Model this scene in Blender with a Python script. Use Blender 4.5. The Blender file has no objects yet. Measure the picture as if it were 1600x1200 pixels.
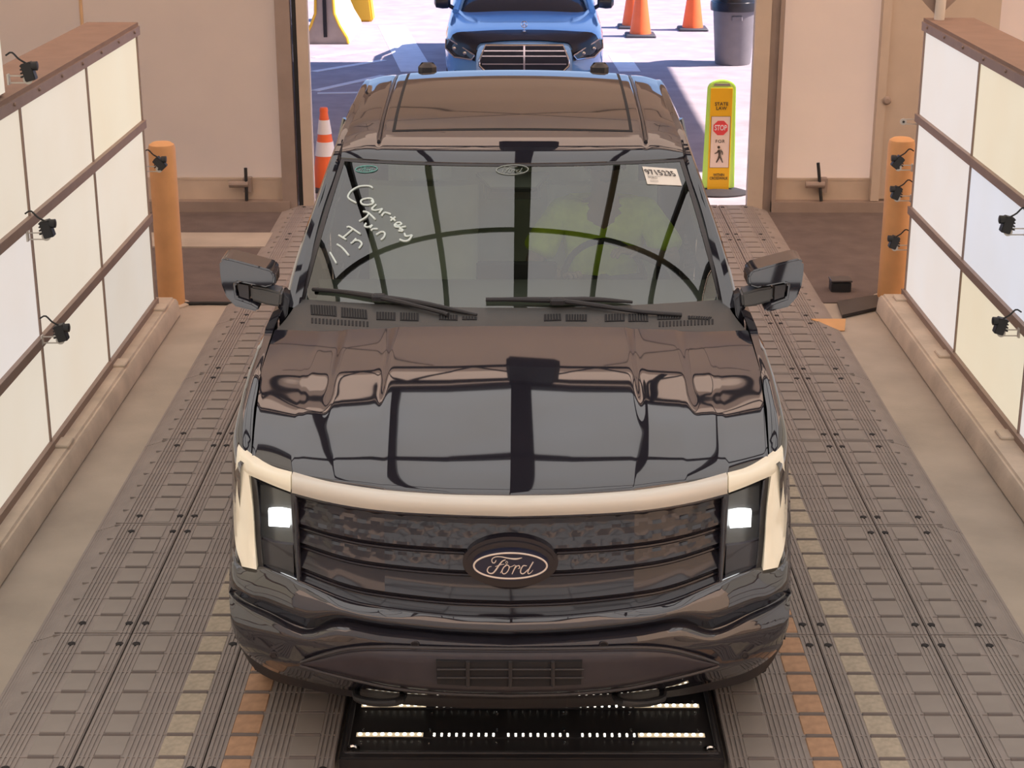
import bpy, bmesh, math, random
import numpy as np
from mathutils import Vector, Matrix
from mathutils.bvhtree import BVHTree
random.seed(7)
SC = bpy.context.scene
COL = SC.collection
PI = math.pi
# ------------------------------------------------------------------ camera
FPX, PITCH, YAW, CAMH = 2658.0, math.radians(18.9), 0.00427, 3.28
cam_d = bpy.data.cameras.new('camera'); cam = bpy.data.objects.new('camera', cam_d); COL.objects.link(cam)
cam.location = (0, 0, CAMH); cam.rotation_euler = (PI/2 - PITCH, 0, YAW)
cam_d.sensor_width = 36; cam_d.lens = 36*FPX/1600; cam_d.clip_start = 0.05; cam_d.clip_end = 300
SC.camera = cam
# ------------------------------------------------------------------ world, sun, exposure
SC.view_settings.view_transform = 'Standard'; SC.view_settings.look = 'None'
SC.view_settings.gamma = 1; SC.view_settings.use_curve_mapping = False; SC.view_settings.exposure = 0.0
W = bpy.data.worlds.new('sky'); SC.world = W; W.use_nodes = True
nt = W.node_tree; bg = nt.nodes['Background']
tc = nt.nodes.new('ShaderNodeTexCoord'); sp = nt.nodes.new('ShaderNodeSeparateXYZ'); cr = nt.nodes.new('ShaderNodeValToRGB')
nt.links.new(tc.outputs['Generated'], sp.inputs[0]); nt.links.new(sp.outputs['Z'], cr.inputs[0]); nt.links.new(cr.outputs[0], bg.inputs[0])
cr.color_ramp.elements[0].position = 0.0; cr.color_ramp.elements[0].color = (.50, .68, 1.0, 1)
cr.color_ramp.elements[1].position = 0.7; cr.color_ramp.elements[1].color = (.16, .36, .95, 1)
bg.inputs[1].default_value = 1.3
sun_d = bpy.data.lights.new('sun', 'SUN'); sun = bpy.data.objects.new('sun', sun_d); COL.objects.link(sun)
SUN_EL = math.radians(47)
sun_d.energy = 12.5; sun_d.angle = math.radians(.6); sun_d.color = (1, .84, .80)
sun.rotation_euler = (0, PI/2 - SUN_EL, 0)          # shines from +X towards -X
# ------------------------------------------------------------------ pixel helpers (directions only)
_fw = np.array([-math.sin(YAW)*math.cos(PITCH), math.cos(YAW)*math.cos(PITCH), -math.sin(PITCH)])
_rt = np.array([math.cos(YAW), math.sin(YAW), 0]); _up = np.cross(_rt, _fw); _C = np.array([0, 0, CAMH])
def ray(x, y): return _fw*FPX + _rt*(x-800) + _up*(600-y)
def at(x, y, z=None, Y=None, X=None):
    d = ray(x, y)
    t = (z-CAMH)/d[2] if z is not None else (Y/d[1] if Y is not None else X/d[0])
    return _C + t*d
# ------------------------------------------------------------------ materials
def lin(r, g, b):
    f = lambda c: (c/255/12.92) if c/255 <= .04045 else ((c/255+.055)/1.055)**2.4
    return (f(r), f(g), f(b), 1)
def mat(name, col, rough=.5, metal=0, ior=1.5, noise=0, nscale=8, emit=None, estr=0, trans=0, bump=0, bscale=60, coat=0):
    m = bpy.data.materials.new(name); m.use_nodes = True; n = m.node_tree; b = n.nodes['Principled BSDF']
    if len(col) == 3: col = lin(*col)
    b.inputs['Base Color'].default_value = col; b.inputs['Roughness'].default_value = rough
    b.inputs['Metallic'].default_value = metal; b.inputs['IOR'].default_value = ior
    if coat: b.inputs['Coat Weight'].default_value = coat; b.inputs['Coat Roughness'].default_value = .03
    t = None
    if noise or bump:
        t = n.nodes.new('ShaderNodeTexCoord')
    if noise:
        tx = n.nodes.new('ShaderNodeTexNoise'); tx.inputs['Scale'].default_value = nscale; tx.inputs['Detail'].default_value = 6
        r = n.nodes.new('ShaderNodeValToRGB')
        for i, k in ((0, 1-noise), (1, 1+noise)):
            r.color_ramp.elements[i].color = (min(1, col[0]*k), min(1, col[1]*k), min(1, col[2]*k), 1)
        r.color_ramp.elements[0].position = .32; r.color_ramp.elements[1].position = .68
        n.links.new(t.outputs['Object'], tx.inputs['Vector']); n.links.new(tx.outputs[0], r.inputs[0]); n.links.new(r.outputs[0], b.inputs['Base Color'])
    if bump:
        t2 = n.nodes.new('ShaderNodeTexNoise'); t2.inputs['Scale'].default_value = bscale; t2.inputs['Detail'].default_value = 4
        bp = n.nodes.new('ShaderNodeBump'); bp.inputs['Strength'].default_value = bump; bp.inputs['Distance'].default_value = .01
        n.links.new(t.outputs['Object'], t2.inputs['Vector']); n.links.new(t2.outputs[0], bp.inputs['Height']); n.links.new(bp.outputs[0], b.inputs['Normal'])
    if emit:
        b.inputs['Emission Color'].default_value = lin(*emit) if len(emit) == 3 else emit
        b.inputs['Emission Strength'].default_value = estr
    if trans:
        o = n.nodes['Material Output']; tr = n.nodes.new('ShaderNodeBsdfTranslucent'); tr.inputs[0].default_value = col
        mx = n.nodes.new('ShaderNodeMixShader'); mx.inputs[0].default_value = trans
        n.links.new(b.outputs[0], mx.inputs[1]); n.links.new(tr.outputs[0], mx.inputs[2]); n.links.new(mx.outputs[0], o.inputs[0])
    return m
def glass(name, tint, ior=1.6, rough=.0):
    m = bpy.data.materials.new(name); m.use_nodes = True; n = m.node_tree
    for x in list(n.nodes): n.nodes.remove(x)
    o = n.nodes.new('ShaderNodeOutputMaterial'); mx = n.nodes.new('ShaderNodeMixShader')
    tr = n.nodes.new('ShaderNodeBsdfTransparent'); tr.inputs[0].default_value = tint
    gl = n.nodes.new('ShaderNodeBsdfGlossy'); gl.inputs['Roughness'].default_value = rough
    r0 = ((ior-1)/(ior+1))**2; lw_ = n.nodes.new('ShaderNodeLayerWeight'); lw_.inputs[0].default_value = .5   # Schlick reflectance, same from both sides
    pw = n.nodes.new('ShaderNodeMath'); pw.operation = 'POWER'; pw.inputs[1].default_value = 5
    ma = n.nodes.new('ShaderNodeMath'); ma.operation = 'MULTIPLY_ADD'; ma.inputs[1].default_value = 1-r0; ma.inputs[2].default_value = r0
    n.links.new(lw_.outputs['Facing'], pw.inputs[0]); n.links.new(pw.outputs[0], ma.inputs[0]); n.links.new(ma.outputs[0], mx.inputs[0]); n.links.new(tr.outputs[0], mx.inputs[1]); n.links.new(gl.outputs[0], mx.inputs[2]); n.links.new(mx.outputs[0], o.inputs[0])
    return m
def lightpanel(name, col, strength):
    """backlit acrylic: glows, faintly uneven and dirty"""
    m = bpy.data.materials.new(name); m.use_nodes = True; n = m.node_tree; b = n.nodes['Principled BSDF']
    c = lin(*col); b.inputs['Base Color'].default_value = (.25, .24, .23, 1); b.inputs['Roughness'].default_value = .6
    t = n.nodes.new('ShaderNodeTexCoord'); tx = n.nodes.new('ShaderNodeTexNoise'); tx.inputs['Scale'].default_value = 1.6; tx.inputs['Detail'].default_value = 3
    r = n.nodes.new('ShaderNodeValToRGB'); r.color_ramp.elements[0].position = .3; r.color_ramp.elements[1].position = .7
    r.color_ramp.elements[0].color = (c[0]*.97, c[1]*.94, c[2]*.90, 1); r.color_ramp.elements[1].color = (c[0], c[1], c[2], 1)
    n.links.new(t.outputs['Object'], tx.inputs['Vector']); n.links.new(tx.outputs[0], r.inputs[0]); n.links.new(r.outputs[0], b.inputs['Emission Color'])
    b.inputs['Emission Strength'].default_value = strength
    return m
M = {}
M['paint'] = mat('black_clearcoat', (.020, .018, .025, 1), .03, ior=2.05)
M['gloss'] = mat('gloss_black_plastic', (.021, .018, .024, 1), .10, ior=1.6)
M['satin'] = mat('dark_satin_plastic', (.045, .038, .040, 1), .32, noise=.08, nscale=40)
M['trimblk'] = mat('rough_black_plastic', (.035, .030, .032, 1), .5, bump=.15, bscale=300)
M['cowl'] = mat('cowl_plastic', (.085, .080, .076, 1), .45, bump=.1, bscale=200)
M['skid'] = mat('skid_grey', (.052, .044, .053, 1), .28, noise=.06, nscale=20)
M['rubber'] = mat('tyre_rubber', (.025, .022, .023, 1), .75, bump=.3, bscale=120)
M['chrome'] = mat('chrome', (.75, .75, .75, 1), .08, 1)
M['alloy'] = mat('alloy', (.30, .30, .31, 1), .3, 1)
M['lightbar'] = mat('light_bar_plastic', (222, 214, 202), .18, emit=(255, 232, 205), estr=.06, coat=.5)
M['drl'] = mat('running_light_plastic', (236, 226, 206), .22, emit=(255, 232, 196), estr=.22, coat=.5)
M['lamp_house'] = mat('lamp_housing', (.16, .16, .155, 1), .25, .6)
M['lamp_glow'] = mat('projector_glow', (1, 1, 1, 1), .2, emit=(.95, .97, 1, 1), estr=5)
M['lens'] = glass('lamp_lens', (.86, .87, .86, 1), 1.45)
M['wind'] = glass('windscreen_glass', (.68, .74, .64, 1), 2.55)
M['sideglass'] = glass('side_glass', (.12, .14, .13, 1), 1.6)
M['roofglass'] = mat('dark_roof_glass', (.022, .019, .020, 1), .03, ior=2.05)
M['white_ink'] = mat('white_ink', (236, 244, 238), .6, emit=(236, 244, 238), estr=.0)
M['teal_ink'] = mat('teal_ink', (120, 190, 180), .6)
M['pale_ink'] = mat('pale_ink', (175, 180, 172), .6)
M['paper'] = mat('paper', (250, 236, 222), .7, noise=.03)
M['print'] = mat('black_print', (.05, .045, .05, 1), .7)
M['greyprint'] = mat('grey_print', (.32, .31, .30, 1), .7)
M['navy'] = mat('navy_enamel', (.014, .017, .045, 1), .12, ior=1.6)
M['silver_ink'] = mat('silver_enamel', (238, 220, 206), .3, noise=.02)
M['seat'] = mat('pale_grey_leather', (.70, .73, .64, 1), .6, noise=.06, nscale=6)
M['dash'] = mat('dashboard_plastic', (.10, .10, .095, 1), .7)
M['dark'] = mat('dark_interior', (.030, .028, .028, 1), .8)
M['lime'] = mat('lime_shirt_cloth', (.62, .80, .06, 1), .85, noise=.12, nscale=14, bump=.2, bscale=25)
M['skin'] = mat('skin', (.26, .17, .13, 1), .6)
M['hair'] = mat('dark_hair', (.02, .016, .014, 1), .7)
M['pants'] = mat('dark_cloth', (.04, .04, .05, 1), .9)
M['concrete'] = mat('lane_concrete', (178, 167, 154), .85, noise=.13, nscale=2.2, bump=.15, bscale=50)
M['kerb'] = mat('kerb_concrete', (204, 188, 170), .85, noise=.14, nscale=4, bump=.25, bscale=40)
M['asphalt_in'] = mat('dark_lane_asphalt', (104, 92, 88), .9, noise=.14, nscale=5, bump=.3, bscale=90)
M['mat'] = mat('rubber_mat', (150, 141, 136), .72, noise=.08, nscale=9, bump=.12, bscale=120)
M['pad'] = mat('rubber_pad', (150, 142, 136), .62, noise=.06, nscale=6)
M['padbar'] = mat('rubber_bar', (116, 107, 103), .7)
M['tanpad'] = mat('tan_pad', (180, 168, 150), .75, noise=.14, nscale=45)
M['orgpad'] = mat('orange_pad', (186, 148, 118), .75, noise=.14, nscale=25)
M['hole'] = mat('recess_black', (.018, .016, .018, 1), .8)
M['yellow'] = mat('bollard_yellow', (226, 172, 118), .55, noise=.08, nscale=6)
M['fabric'] = mat('tan_tent_fabric', (234, 210, 176), .75, noise=.05, nscale=2.5, trans=.6)
M['fabric_dimmed'] = mat('dimmed_tan_fabric', (226, 204, 172), .75, noise=.05, nscale=2.5, trans=.38)  # darker, less translucent copy of the tent fabric, cuts sunlight through the right wall
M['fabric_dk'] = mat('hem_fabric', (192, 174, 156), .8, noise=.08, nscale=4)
M['post'] = mat('grey_steel', (150, 134, 124), .5, .1, noise=.08, nscale=5)
M['post_lt'] = mat('tan_steel', (188, 172, 156), .6, noise=.05, nscale=4)
M['rail'] = mat('wall_rail', (150, 128, 116), .5, .1, noise=.06, nscale=10)
M['capwood'] = mat('cap_board', (140, 116, 102), .75, noise=.08, nscale=6)
M['black_metal'] = mat('black_metal', (.02, .02, .022, 1), .5)
M['white_metal'] = mat('white_metal', (206, 200, 190), .5, .0)
M['cable'] = mat('black_cable', (.02, .02, .02, 1), .6)
M['platemetal'] = mat('dark_steel_plate', (.040, .036, .038, 1), .35, .2, noise=.1, nscale=8)
M['led'] = mat('led_emitter', (1, 1, 1, 1), .3, emit=(1, .93, .78, 1), estr=4)
M['ledcover'] = mat('led_diffuser', (200, 180, 150), .3, emit=(1, .82, .55, 1), estr=.45)
M['street'] = mat('outdoor_asphalt', (.34, .30, .32, 1), .9, noise=.12, nscale=3, bump=.2, bscale=60)
M['roadpaint'] = mat('white_road_paint', (.72, .72, .72, 1), .8, noise=.06, nscale=6)
M['orange'] = mat('cone_orange', (.92, .16, .04, 1), .5, noise=.04)
M['refl'] = mat('reflective_white', (.85, .82, .80, 1), .5)
M['conebase'] = mat('cone_base_rubber', (.05, .05, .06, 1), .7)
M['limepl'] = mat('lime_plastic', (.55, .85, .16, 1), .4)
M['signyellow'] = mat('sign_yellow', (.92, .50, .01, 1), .45)
M['signwhite'] = mat('sign_white', (.90, .72, .58, 1), .5)
M['signred'] = mat('sign_red', (.80, .07, .07, 1), .5)
M['signink'] = mat('sign_ink', (.07, .05, .03, 1), .6)
M['bin'] = mat('bin_grey', (.20, .19, .20, 1), .55, noise=.05)
M['bag'] = mat('black_bag', (.02, .02, .024, 1), .3)
M['carblue'] = mat('sky_tinted_car_paint', (.17, .44, .88, 1), .12, .0, ior=1.8, coat=.5)  # dark blue paint brightened: sky reflection put into the base colour
M['cardark'] = mat('dark_car_trim', (.02, .025, .04, 1), .2)
M['carglass'] = mat('dark_car_glass', (.03, .04, .055, 1), .04, ior=1.6)
M['barrier'] = mat('barrier_concrete', (.40, .34, .30, 1), .85, noise=.12, nscale=4)
M['baryel'] = mat('barrier_yellow', (.85, .50, .04, 1), .6)
# ------------------------------------------------------------------ mesh helpers
WLOC = {}
class MB:
    def __init__(s): s.v = []; s.f = []
    def add(s, vs, fs):
        o = len(s.v); s.v += [tuple(map(float, p)) for p in vs]; s.f += [tuple(i+o for i in f) for f in fs]; return s
    def box(s, c, d, rz=0, mtx=None):
        x, y, z = d[0]/2, d[1]/2, d[2]/2
        p = [Vector((a*x, b*y, e*z)) for a in (-1, 1) for b in (-1, 1) for e in (-1, 1)]
        if mtx is not None: p = [mtx @ q for q in p]
        elif rz: R = Matrix.Rotation(rz, 3, 'Z'); p = [R @ q for q in p]
        return s.add([(q.x+c[0], q.y+c[1], q.z+c[2]) for q in p], [(0, 1, 3, 2), (4, 6, 7, 5), (0, 4, 5, 1), (2, 3, 7, 6), (0, 2, 6, 4), (1, 5, 7, 3)])
    def rbox(s, c, d, r=.01):
        """box with chamfered vertical and top edges"""
        x, y = d[0]/2, d[1]/2; r = min(r, x*.9, y*.9, d[2]*.45)
        z0, z1 = c[2]-d[2]/2, c[2]+d[2]/2
        def ring(ix, z):
            a, b = x-ix, y-ix
            return [(c[0]+q[0], c[1]+q[1], z) for q in ((-a+r, -b), (a-r, -b), (a, -b+r), (a, b-r), (a-r, b), (-a+r, b), (-a, b-r), (-a, -b+r))]
        R = ring(0, z0) + ring(0, z1-r) + ring(r*.8, z1)
        F = [tuple(range(7, -1, -1)), tuple(range(16, 24))]
        for k in (0, 8):
            for i in range(8): F.append((k+i, k+(i+1) % 8, k+8+(i+1) % 8, k+8+i))
        return s.add(R, F)
    def tube(s, pts, r, seg=8, cap=True):
        pts = [Vector(p) for p in pts]; n = len(pts); rs = r if isinstance(r, (list, tuple)) else [r]*n
        o = []; prev = None
        for i, p in enumerate(pts):
            t = (pts[min(i+1, n-1)]-pts[max(i-1, 0)]).normalized()
            if prev is None:
                a = Vector((0, 0, 1)) if abs(t.z) < .9 else Vector((1, 0, 0)); u = t.cross(a).normalized()
            else:
                u = prev - t*prev.dot(t); u = u.normalized() if u.length > 1e-6 else t.orthogonal().normalized()
            prev = u; w = t.cross(u)
            for k in range(seg):
                an = 2*PI*k/seg; o.append(p + (u*math.cos(an)+w*math.sin(an))*rs[i])
        F = [(i*seg+k, i*seg+(k+1) % seg, (i+1)*seg+(k+1) % seg, (i+1)*seg+k) for i in range(n-1) for k in range(seg)]
        if cap: F += [tuple(range(seg-1, -1, -1)), tuple((n-1)*seg+k for k in range(seg))]
        return s.add(o, F)
    def lathe(s, prof, c=(0, 0, 0), seg=24, axis='Z', sx=1, sy=1):
        o = []
        for r, h in prof:
            for k in range(seg):
                a = 2*PI*k/seg; x, y = r*math.cos(a)*sx, r*math.sin(a)*sy
                q = (x, y, h) if axis == 'Z' else ((h, x, y) if axis == 'X' else (x, h, y))
                o.append((q[0]+c[0], q[1]+c[1], q[2]+c[2]))
        n = len(prof)
        F = [(i*seg+k, i*seg+(k+1) % seg, (i+1)*seg+(k+1) % seg, (i+1)*seg+k) for i in range(n-1) for k in range(seg)]
        F += [tuple(range(seg-1, -1, -1)), tuple((n-1)*seg+k for k in range(seg))]
        return s.add(o, F)
    def prism(s, poly, d):
        """closed polygon (3-D points) swept by vector d"""
        n = len(poly); a = [tuple(p) for p in poly]; b = [tuple(np.array(p)+np.array(d)) for p in poly]
        return s.add(a+b, [tuple(range(n-1, -1, -1)), tuple(range(n, 2*n))]+[(i, (i+1) % n, n+(i+1) % n, n+i) for i in range(n)])
    def sheet(s, G, t):
        """grid of points [nu][nv] given thickness t (vector, or array of vectors)"""
        G = np.array(G, float); nu, nv = G.shape[:2]; B = G + np.array(t)
        vs = list(G.reshape(-1, 3)) + list(B.reshape(-1, 3)); o = nu*nv; id = lambda i, j: i*nv+j; F = []
        for i in range(nu-1):
            for j in range(nv-1):
                F.append((id(i, j), id(i+1, j), id(i+1, j+1), id(i, j+1))); F.append((o+id(i, j), o+id(i, j+1), o+id(i+1, j+1), o+id(i+1, j)))
        for i in range(nu-1):
            F.append((id(i, 0), o+id(i, 0), o+id(i+1, 0), id(i+1, 0))); F.append((id(i, nv-1), id(i+1, nv-1), o+id(i+1, nv-1), o+id(i, nv-1)))
        for j in range(nv-1):
            F.append((id(0, j), id(0, j+1), o+id(0, j+1), o+id(0, j))); F.append((id(nu-1, j), o+id(nu-1, j), o+id(nu-1, j+1), id(nu-1, j+1)))
        return s.add(vs, F)
    def build(s, name, m, parent=None, smooth=True, ang=35, local=False, bevel=0):
        me = bpy.data.meshes.new(name); bm = bmesh.new()
        off = Vector((0, 0, 0)) if (parent is None or local) else WLOC[parent.name]
        V = [bm.verts.new((p[0]-off.x, p[1]-off.y, p[2]-off.z)) for p in s.v]
        for f in s.f:
            try: bm.faces.new([V[i] for i in f])
            except ValueError: pass
        bmesh.ops.recalc_face_normals(bm, faces=bm.faces)
        if bevel: bmesh.ops.bevel(bm, geom=[e for e in bm.edges if len(e.link_faces) == 2 and e.calc_face_angle(0) > .6], offset=bevel, segments=2, affect='EDGES', clamp_overlap=True)
        if smooth:
            for f in bm.faces: f.smooth = True
            for e in bm.edges:
                if len(e.link_faces) == 2 and e.calc_face_angle(0) > math.radians(ang): e.smooth = False
        bm.to_mesh(me); bm.free()
        o = bpy.data.objects.new(name, me); COL.objects.link(o); me.materials.append(M[m] if isinstance(m, str) else m)
        if parent is not None: o.parent = parent; WLOC[o.name] = WLOC.get(parent.name, Vector((0, 0, 0))).copy() if not local else Vector((0, 0, 0))
        else: WLOC[o.name] = Vector((0, 0, 0))
        return o
def tag(o, label=None, cat=None, group=None, kind=None):
    if label: o['label'] = label
    if cat: o['category'] = cat
    if group: o['group'] = group
    if kind: o['kind'] = kind
    return o
def empty(name, loc, label=None, cat=None, group=None, rz=0):
    o = bpy.data.objects.new(name, None); COL.objects.link(o); o.location = loc; o.rotation_euler = (0, 0, rz); o.empty_display_size = .1
    WLOC[o.name] = Vector(loc); return tag(o, label, cat, group)
def rebase(o, origin):
    """move a mesh object's origin to `origin` without moving its vertices"""
    d = Vector(origin); o.data.transform(Matrix.Translation(-d)); o.location = d; WLOC[o.name] = d; return o
def copy_tree(o, parent=None, loc=None, rz=None):
    c = o.copy(); COL.objects.link(c); c.parent = parent
    if loc is not None: c.location = loc
    if rz is not None: c.rotation_euler = (0, 0, rz)
    for ch in list(o.children): copy_tree(ch, c)
    return c
def crv(pts, n):
    """smooth curve through points, n samples evenly along its length"""
    P = np.array(pts, float)
    if len(P) == 2: return np.array([P[0]+(P[1]-P[0])*t for t in np.linspace(0, 1, n)])
    E = np.vstack([2*P[0]-P[1], P, 2*P[-1]-P[-2]]); S = []
    for i in range(1, len(E)-2):
        for t in np.linspace(0, 1, 14, endpoint=False):
            a, b, c, d = E[i-1], E[i], E[i+1], E[i+2]
            S.append(.5*((2*b)+(c-a)*t+(2*a-5*b+4*c-d)*t*t+(3*b-a-3*c+d)*t**3))
    S.append(P[-1]); S = np.array(S); L = np.r_[0, np.cumsum(np.linalg.norm(np.diff(S, axis=0), axis=1))]; u = np.linspace(0, L[-1], n)
    return np.stack([np.interp(u, L, S[:, k]) for k in range(S.shape[1])], 1)
def text(body, size, m, mtx, parent, name='lettering', ext=.001, sx=1, shear=0, align='CENTER', space=1, bold=0):
    cu = bpy.data.curves.new(name, 'FONT'); cu.body = body; cu.size = size; cu.align_x = align; cu.align_y = 'CENTER'; cu.extrude = ext; cu.shear = shear; cu.space_character = space; cu.offset = bold; cu.space_line = .9
    t = bpy.data.objects.new(name, cu); COL.objects.link(t); bpy.context.view_layer.update()
    me = bpy.data.meshes.new_from_object(t); bpy.data.objects.remove(t)
    off = WLOC[parent.name]; me.transform(Matrix.Translation(-off) @ mtx @ Matrix.Diagonal((sx, 1, 1, 1)))
    me.materials.clear(); me.materials.append(M[m]); o = bpy.data.objects.new(name, me); COL.objects.link(o); o.parent = parent; WLOC[o.name] = off.copy(); return o
def frame(o, ex, ey):
    ex = Vector(ex).normalized(); ez = ex.cross(Vector(ey)).normalized(); ey = ez.cross(ex)
    return Matrix(((ex.x, ey.x, ez.x, o[0]), (ex.y, ey.y, ez.y, o[1]), (ex.z, ey.z, ez.z, o[2]), (0, 0, 0, 1)))
# ================================================================== THE SETTING
def struct(mb, name, m, label=None, cat=None, **k):
    o = mb.build(name, m, **k); return tag(o, label, cat, kind='structure')
YB = 14.15                                            # end wall with the door opening
XW0, XW1 = at(492, 300, Y=YB)[0], at(1166, 300, Y=YB)[0]
DOORH = 3.0
struct(MB().box((0, 4.05, -.06), (14.2, 20.2, .12)), 'floor', 'concrete', 'warm grey concrete floor of the inspection lane', 'floor')
struct(MB().box((0, (at(300, 473, z=0)[1]+YB-.1)/2, .004), (13.6, YB-.1-at(300, 473, z=0)[1], .008)), 'floor', 'asphalt_in', 'dark asphalt strip crossing the lane before the doorway', 'floor', smooth=False)
struct(MB().box((-4.35, (at(300, 367, z=0)[1]+at(300, 389, z=0)[1])/2, .012), (5.0, at(300, 367, z=0)[1]-at(300, 389, z=0)[1], .016)), 'trim_1', 'concrete', 'pale concrete sill strip at the foot of the left fabric wall', 'trim', smooth=False)
wb = MB(); H = 6.8
def cloth(mb, a, b, c, d): return mb.add([a, b, c, d], [(0, 1, 2, 3)])     # single fabric skin, light passes through
for x0, x1, z0 in ((-7, XW0-.25, 0), (XW1+.2, 7, 0), (XW0-.25, XW1+.2, DOORH)): cloth(wb, (x0, YB, z0), (x1, YB, z0), (x1, YB, H), (x0, YB, H))
wall_back = struct(wb, 'wall_back', 'fabric', 'tan fabric end wall around the drive-through opening', 'wall', smooth=False)
struct(cloth(MB(), (-7, -6, 0), (-7, YB, 0), (-7, YB, H), (-7, -6, H)), 'wall_left', 'fabric', 'tan tent fabric side wall behind the left light panels', 'wall', smooth=False)
struct(cloth(MB(), (7, -6, 0), (7, YB, 0), (7, YB, H), (7, -6, H)), 'wall_right', 'fabric_dimmed', 'tan tent fabric side wall behind the right light panels', 'wall', smooth=False)
struct(cloth(MB(), (-7, -6, 0), (7, -6, 0), (7, -6, H), (-7, -6, H)), 'wall_front', 'fabric', 'tan tent fabric wall behind the camera', 'wall', smooth=False)
struct(cloth(MB(), (-7, -6, H), (7, -6, H), (7, YB, H), (-7, YB, H)), 'ceiling', 'fabric', 'tan tent fabric ceiling', 'ceiling', smooth=False)
# folds and hems of the fabric wall, built as shallow relief
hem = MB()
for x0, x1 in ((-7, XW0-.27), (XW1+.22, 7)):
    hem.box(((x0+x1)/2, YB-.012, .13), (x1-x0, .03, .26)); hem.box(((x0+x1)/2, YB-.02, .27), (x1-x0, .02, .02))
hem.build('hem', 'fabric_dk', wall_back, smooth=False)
seam = MB()
for x in (-3.6, -5.1, 5.6): seam.tube([(x, YB-.005, .3), (x+.02, YB-.012, 2.2), (x, YB-.005, 5)], .014, 6)
seam.build('seam', 'fabric', wall_back)
sill = MB(); sill.box(((-7+XW0-.2)/2, YB-.07, .05), (7+XW0-.2, .12, .09)); sill.box(((7+XW1+.2)/2, YB-.07, .05), (7-XW1-.2, .12, .09))
struct(sill, 'trim_2', 'post', 'grey steel base rail along the foot of the fabric wall', 'trim', smooth=False)
# door jambs
def jamb(name, x0, x1, y, d, m, label): return struct(MB().box(((x0+x1)/2, y, DOORH/2+.15), (x1-x0, d, DOORH+.3)), name, m, label, 'door frame', smooth=False)
jamb('trim_3', XW0-.26, XW0-.14, YB-.05, .12, 'post', 'grey steel left jamb post of the drive-through opening')
jamb('trim_4', XW0-.13, XW0-.09, YB-.02, .08, 'black_metal', 'narrow dark channel in the left jamb of the opening')
jamb('trim_5', XW0-.09, XW0, YB-.03, .10, 'post_lt', 'tan left edge board of the drive-through opening')
jamb('trim_6', XW1, XW1+.13, YB-.03, .10, 'post_lt', 'tan right edge board of the drive-through opening')
jamb('trim_7', XW1+.13, XW1+.20, YB-.02, .08, 'post', 'dark grey channel in the right jamb of the opening')
jamb('trim_8', XW1+.20, XW1+.235, YB-.05, .12, 'post', 'grey steel right jamb post of the drive-through opening')
struct(MB().box(((XW0+XW1)/2, YB-.04, DOORH+.12), (XW1-XW0+.5, .1, .24)), 'trim_9', 'post', 'steel header over the drive-through opening', 'door frame', smooth=False)
# personnel door on the right with its knob
xd0 = at(1376, 200, Y=YB)[0]
dr = empty('door_1', (xd0+.45, YB-.02, 0), 'plain tan personnel door with a round knob behind the right light wall', 'door'); dr['kind'] = 'structure'
MB().box((xd0+.45, YB-.03, 1.16), (.9, .05, 2.1)).build('leaf', 'post_lt', dr, smooth=False)
MB().box((xd0-.03, YB-.05, 1.2), (.07, .1, 2.2)).build('frame', 'post_lt', dr, smooth=False)
k = at(1384, 156, Y=YB-.06)
MB().lathe([(.012, 0), (.012, -.03), (.034, -.035), (.036, -.055), (.02, -.07)], (k[0], YB-.055, k[2]), 16, 'Y').build('knob', 'post', dr)
# upright drop rods at the wall foot
for px_, top, bot, lab in ((385, 262, 338, 'steel drop rod bolted to the fabric wall foot left of the opening'), (1279, 254, 345, 'steel drop rod bolted to the fabric wall foot right of the opening')):
    a, b = at(px_-1, top, Y=YB-.09), at(px_+2, bot, Y=YB-.09); b[2] = max(b[2], .1)
    r = empty('drop_rod', (b[0], YB-.09, .1), lab, 'rod', 'drop rods at the wall foot')
    MB().tube([(a[0], YB-.1, a[2]), (b[0], YB-.1, .1)], .014, 8).build('rod', 'black_metal', r)
    MB().tube([(b[0]-.14, YB-.1, .24), (b[0]+.02, YB-.1, .24)], .028, 10).build('sleeve', 'post', r)
    MB().box((b[0]+.01, YB-.06, .23), (.07, .08, .12)).build('bracket', 'post', r, smooth=False)
# ---------------------------------------------------------------- kerbs and light walls
KH = .13
for sd, x0, x1, y1, lab in ((-1, -2.28, -2.95, 11.0, 'left'), (1, 2.42, 3.1, 11.1, 'right')):
    poly = [(x0, 0), (x0+sd*.012, KH-.03), (x0+sd*.035, KH), (x1, KH), (x1, 0)]
    kb = MB().prism([(p[0], -3, p[1]) for p in poly], (0, y1+3, 0))
    struct(kb, 'trim_%d' % (10 if sd < 0 else 11), 'kerb', 'raised concrete kerb under the %s light wall' % lab, 'kerb', bevel=.012)
PL = {'a': lightpanel('panel_warm', (240, 228, 210), .78), 'b': lightpanel('panel_cream', (244, 230, 202), .78), 'c': lightpanel('panel_pink', (240, 232, 228), .80), 'd': lightpanel('panel_cool', (232, 234, 244), .78), 'e': lightpanel('panel_grey', (228, 220, 208), .75)}
ZR = [.155, .72, 1.335, 1.925]                        # rail heights
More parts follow.
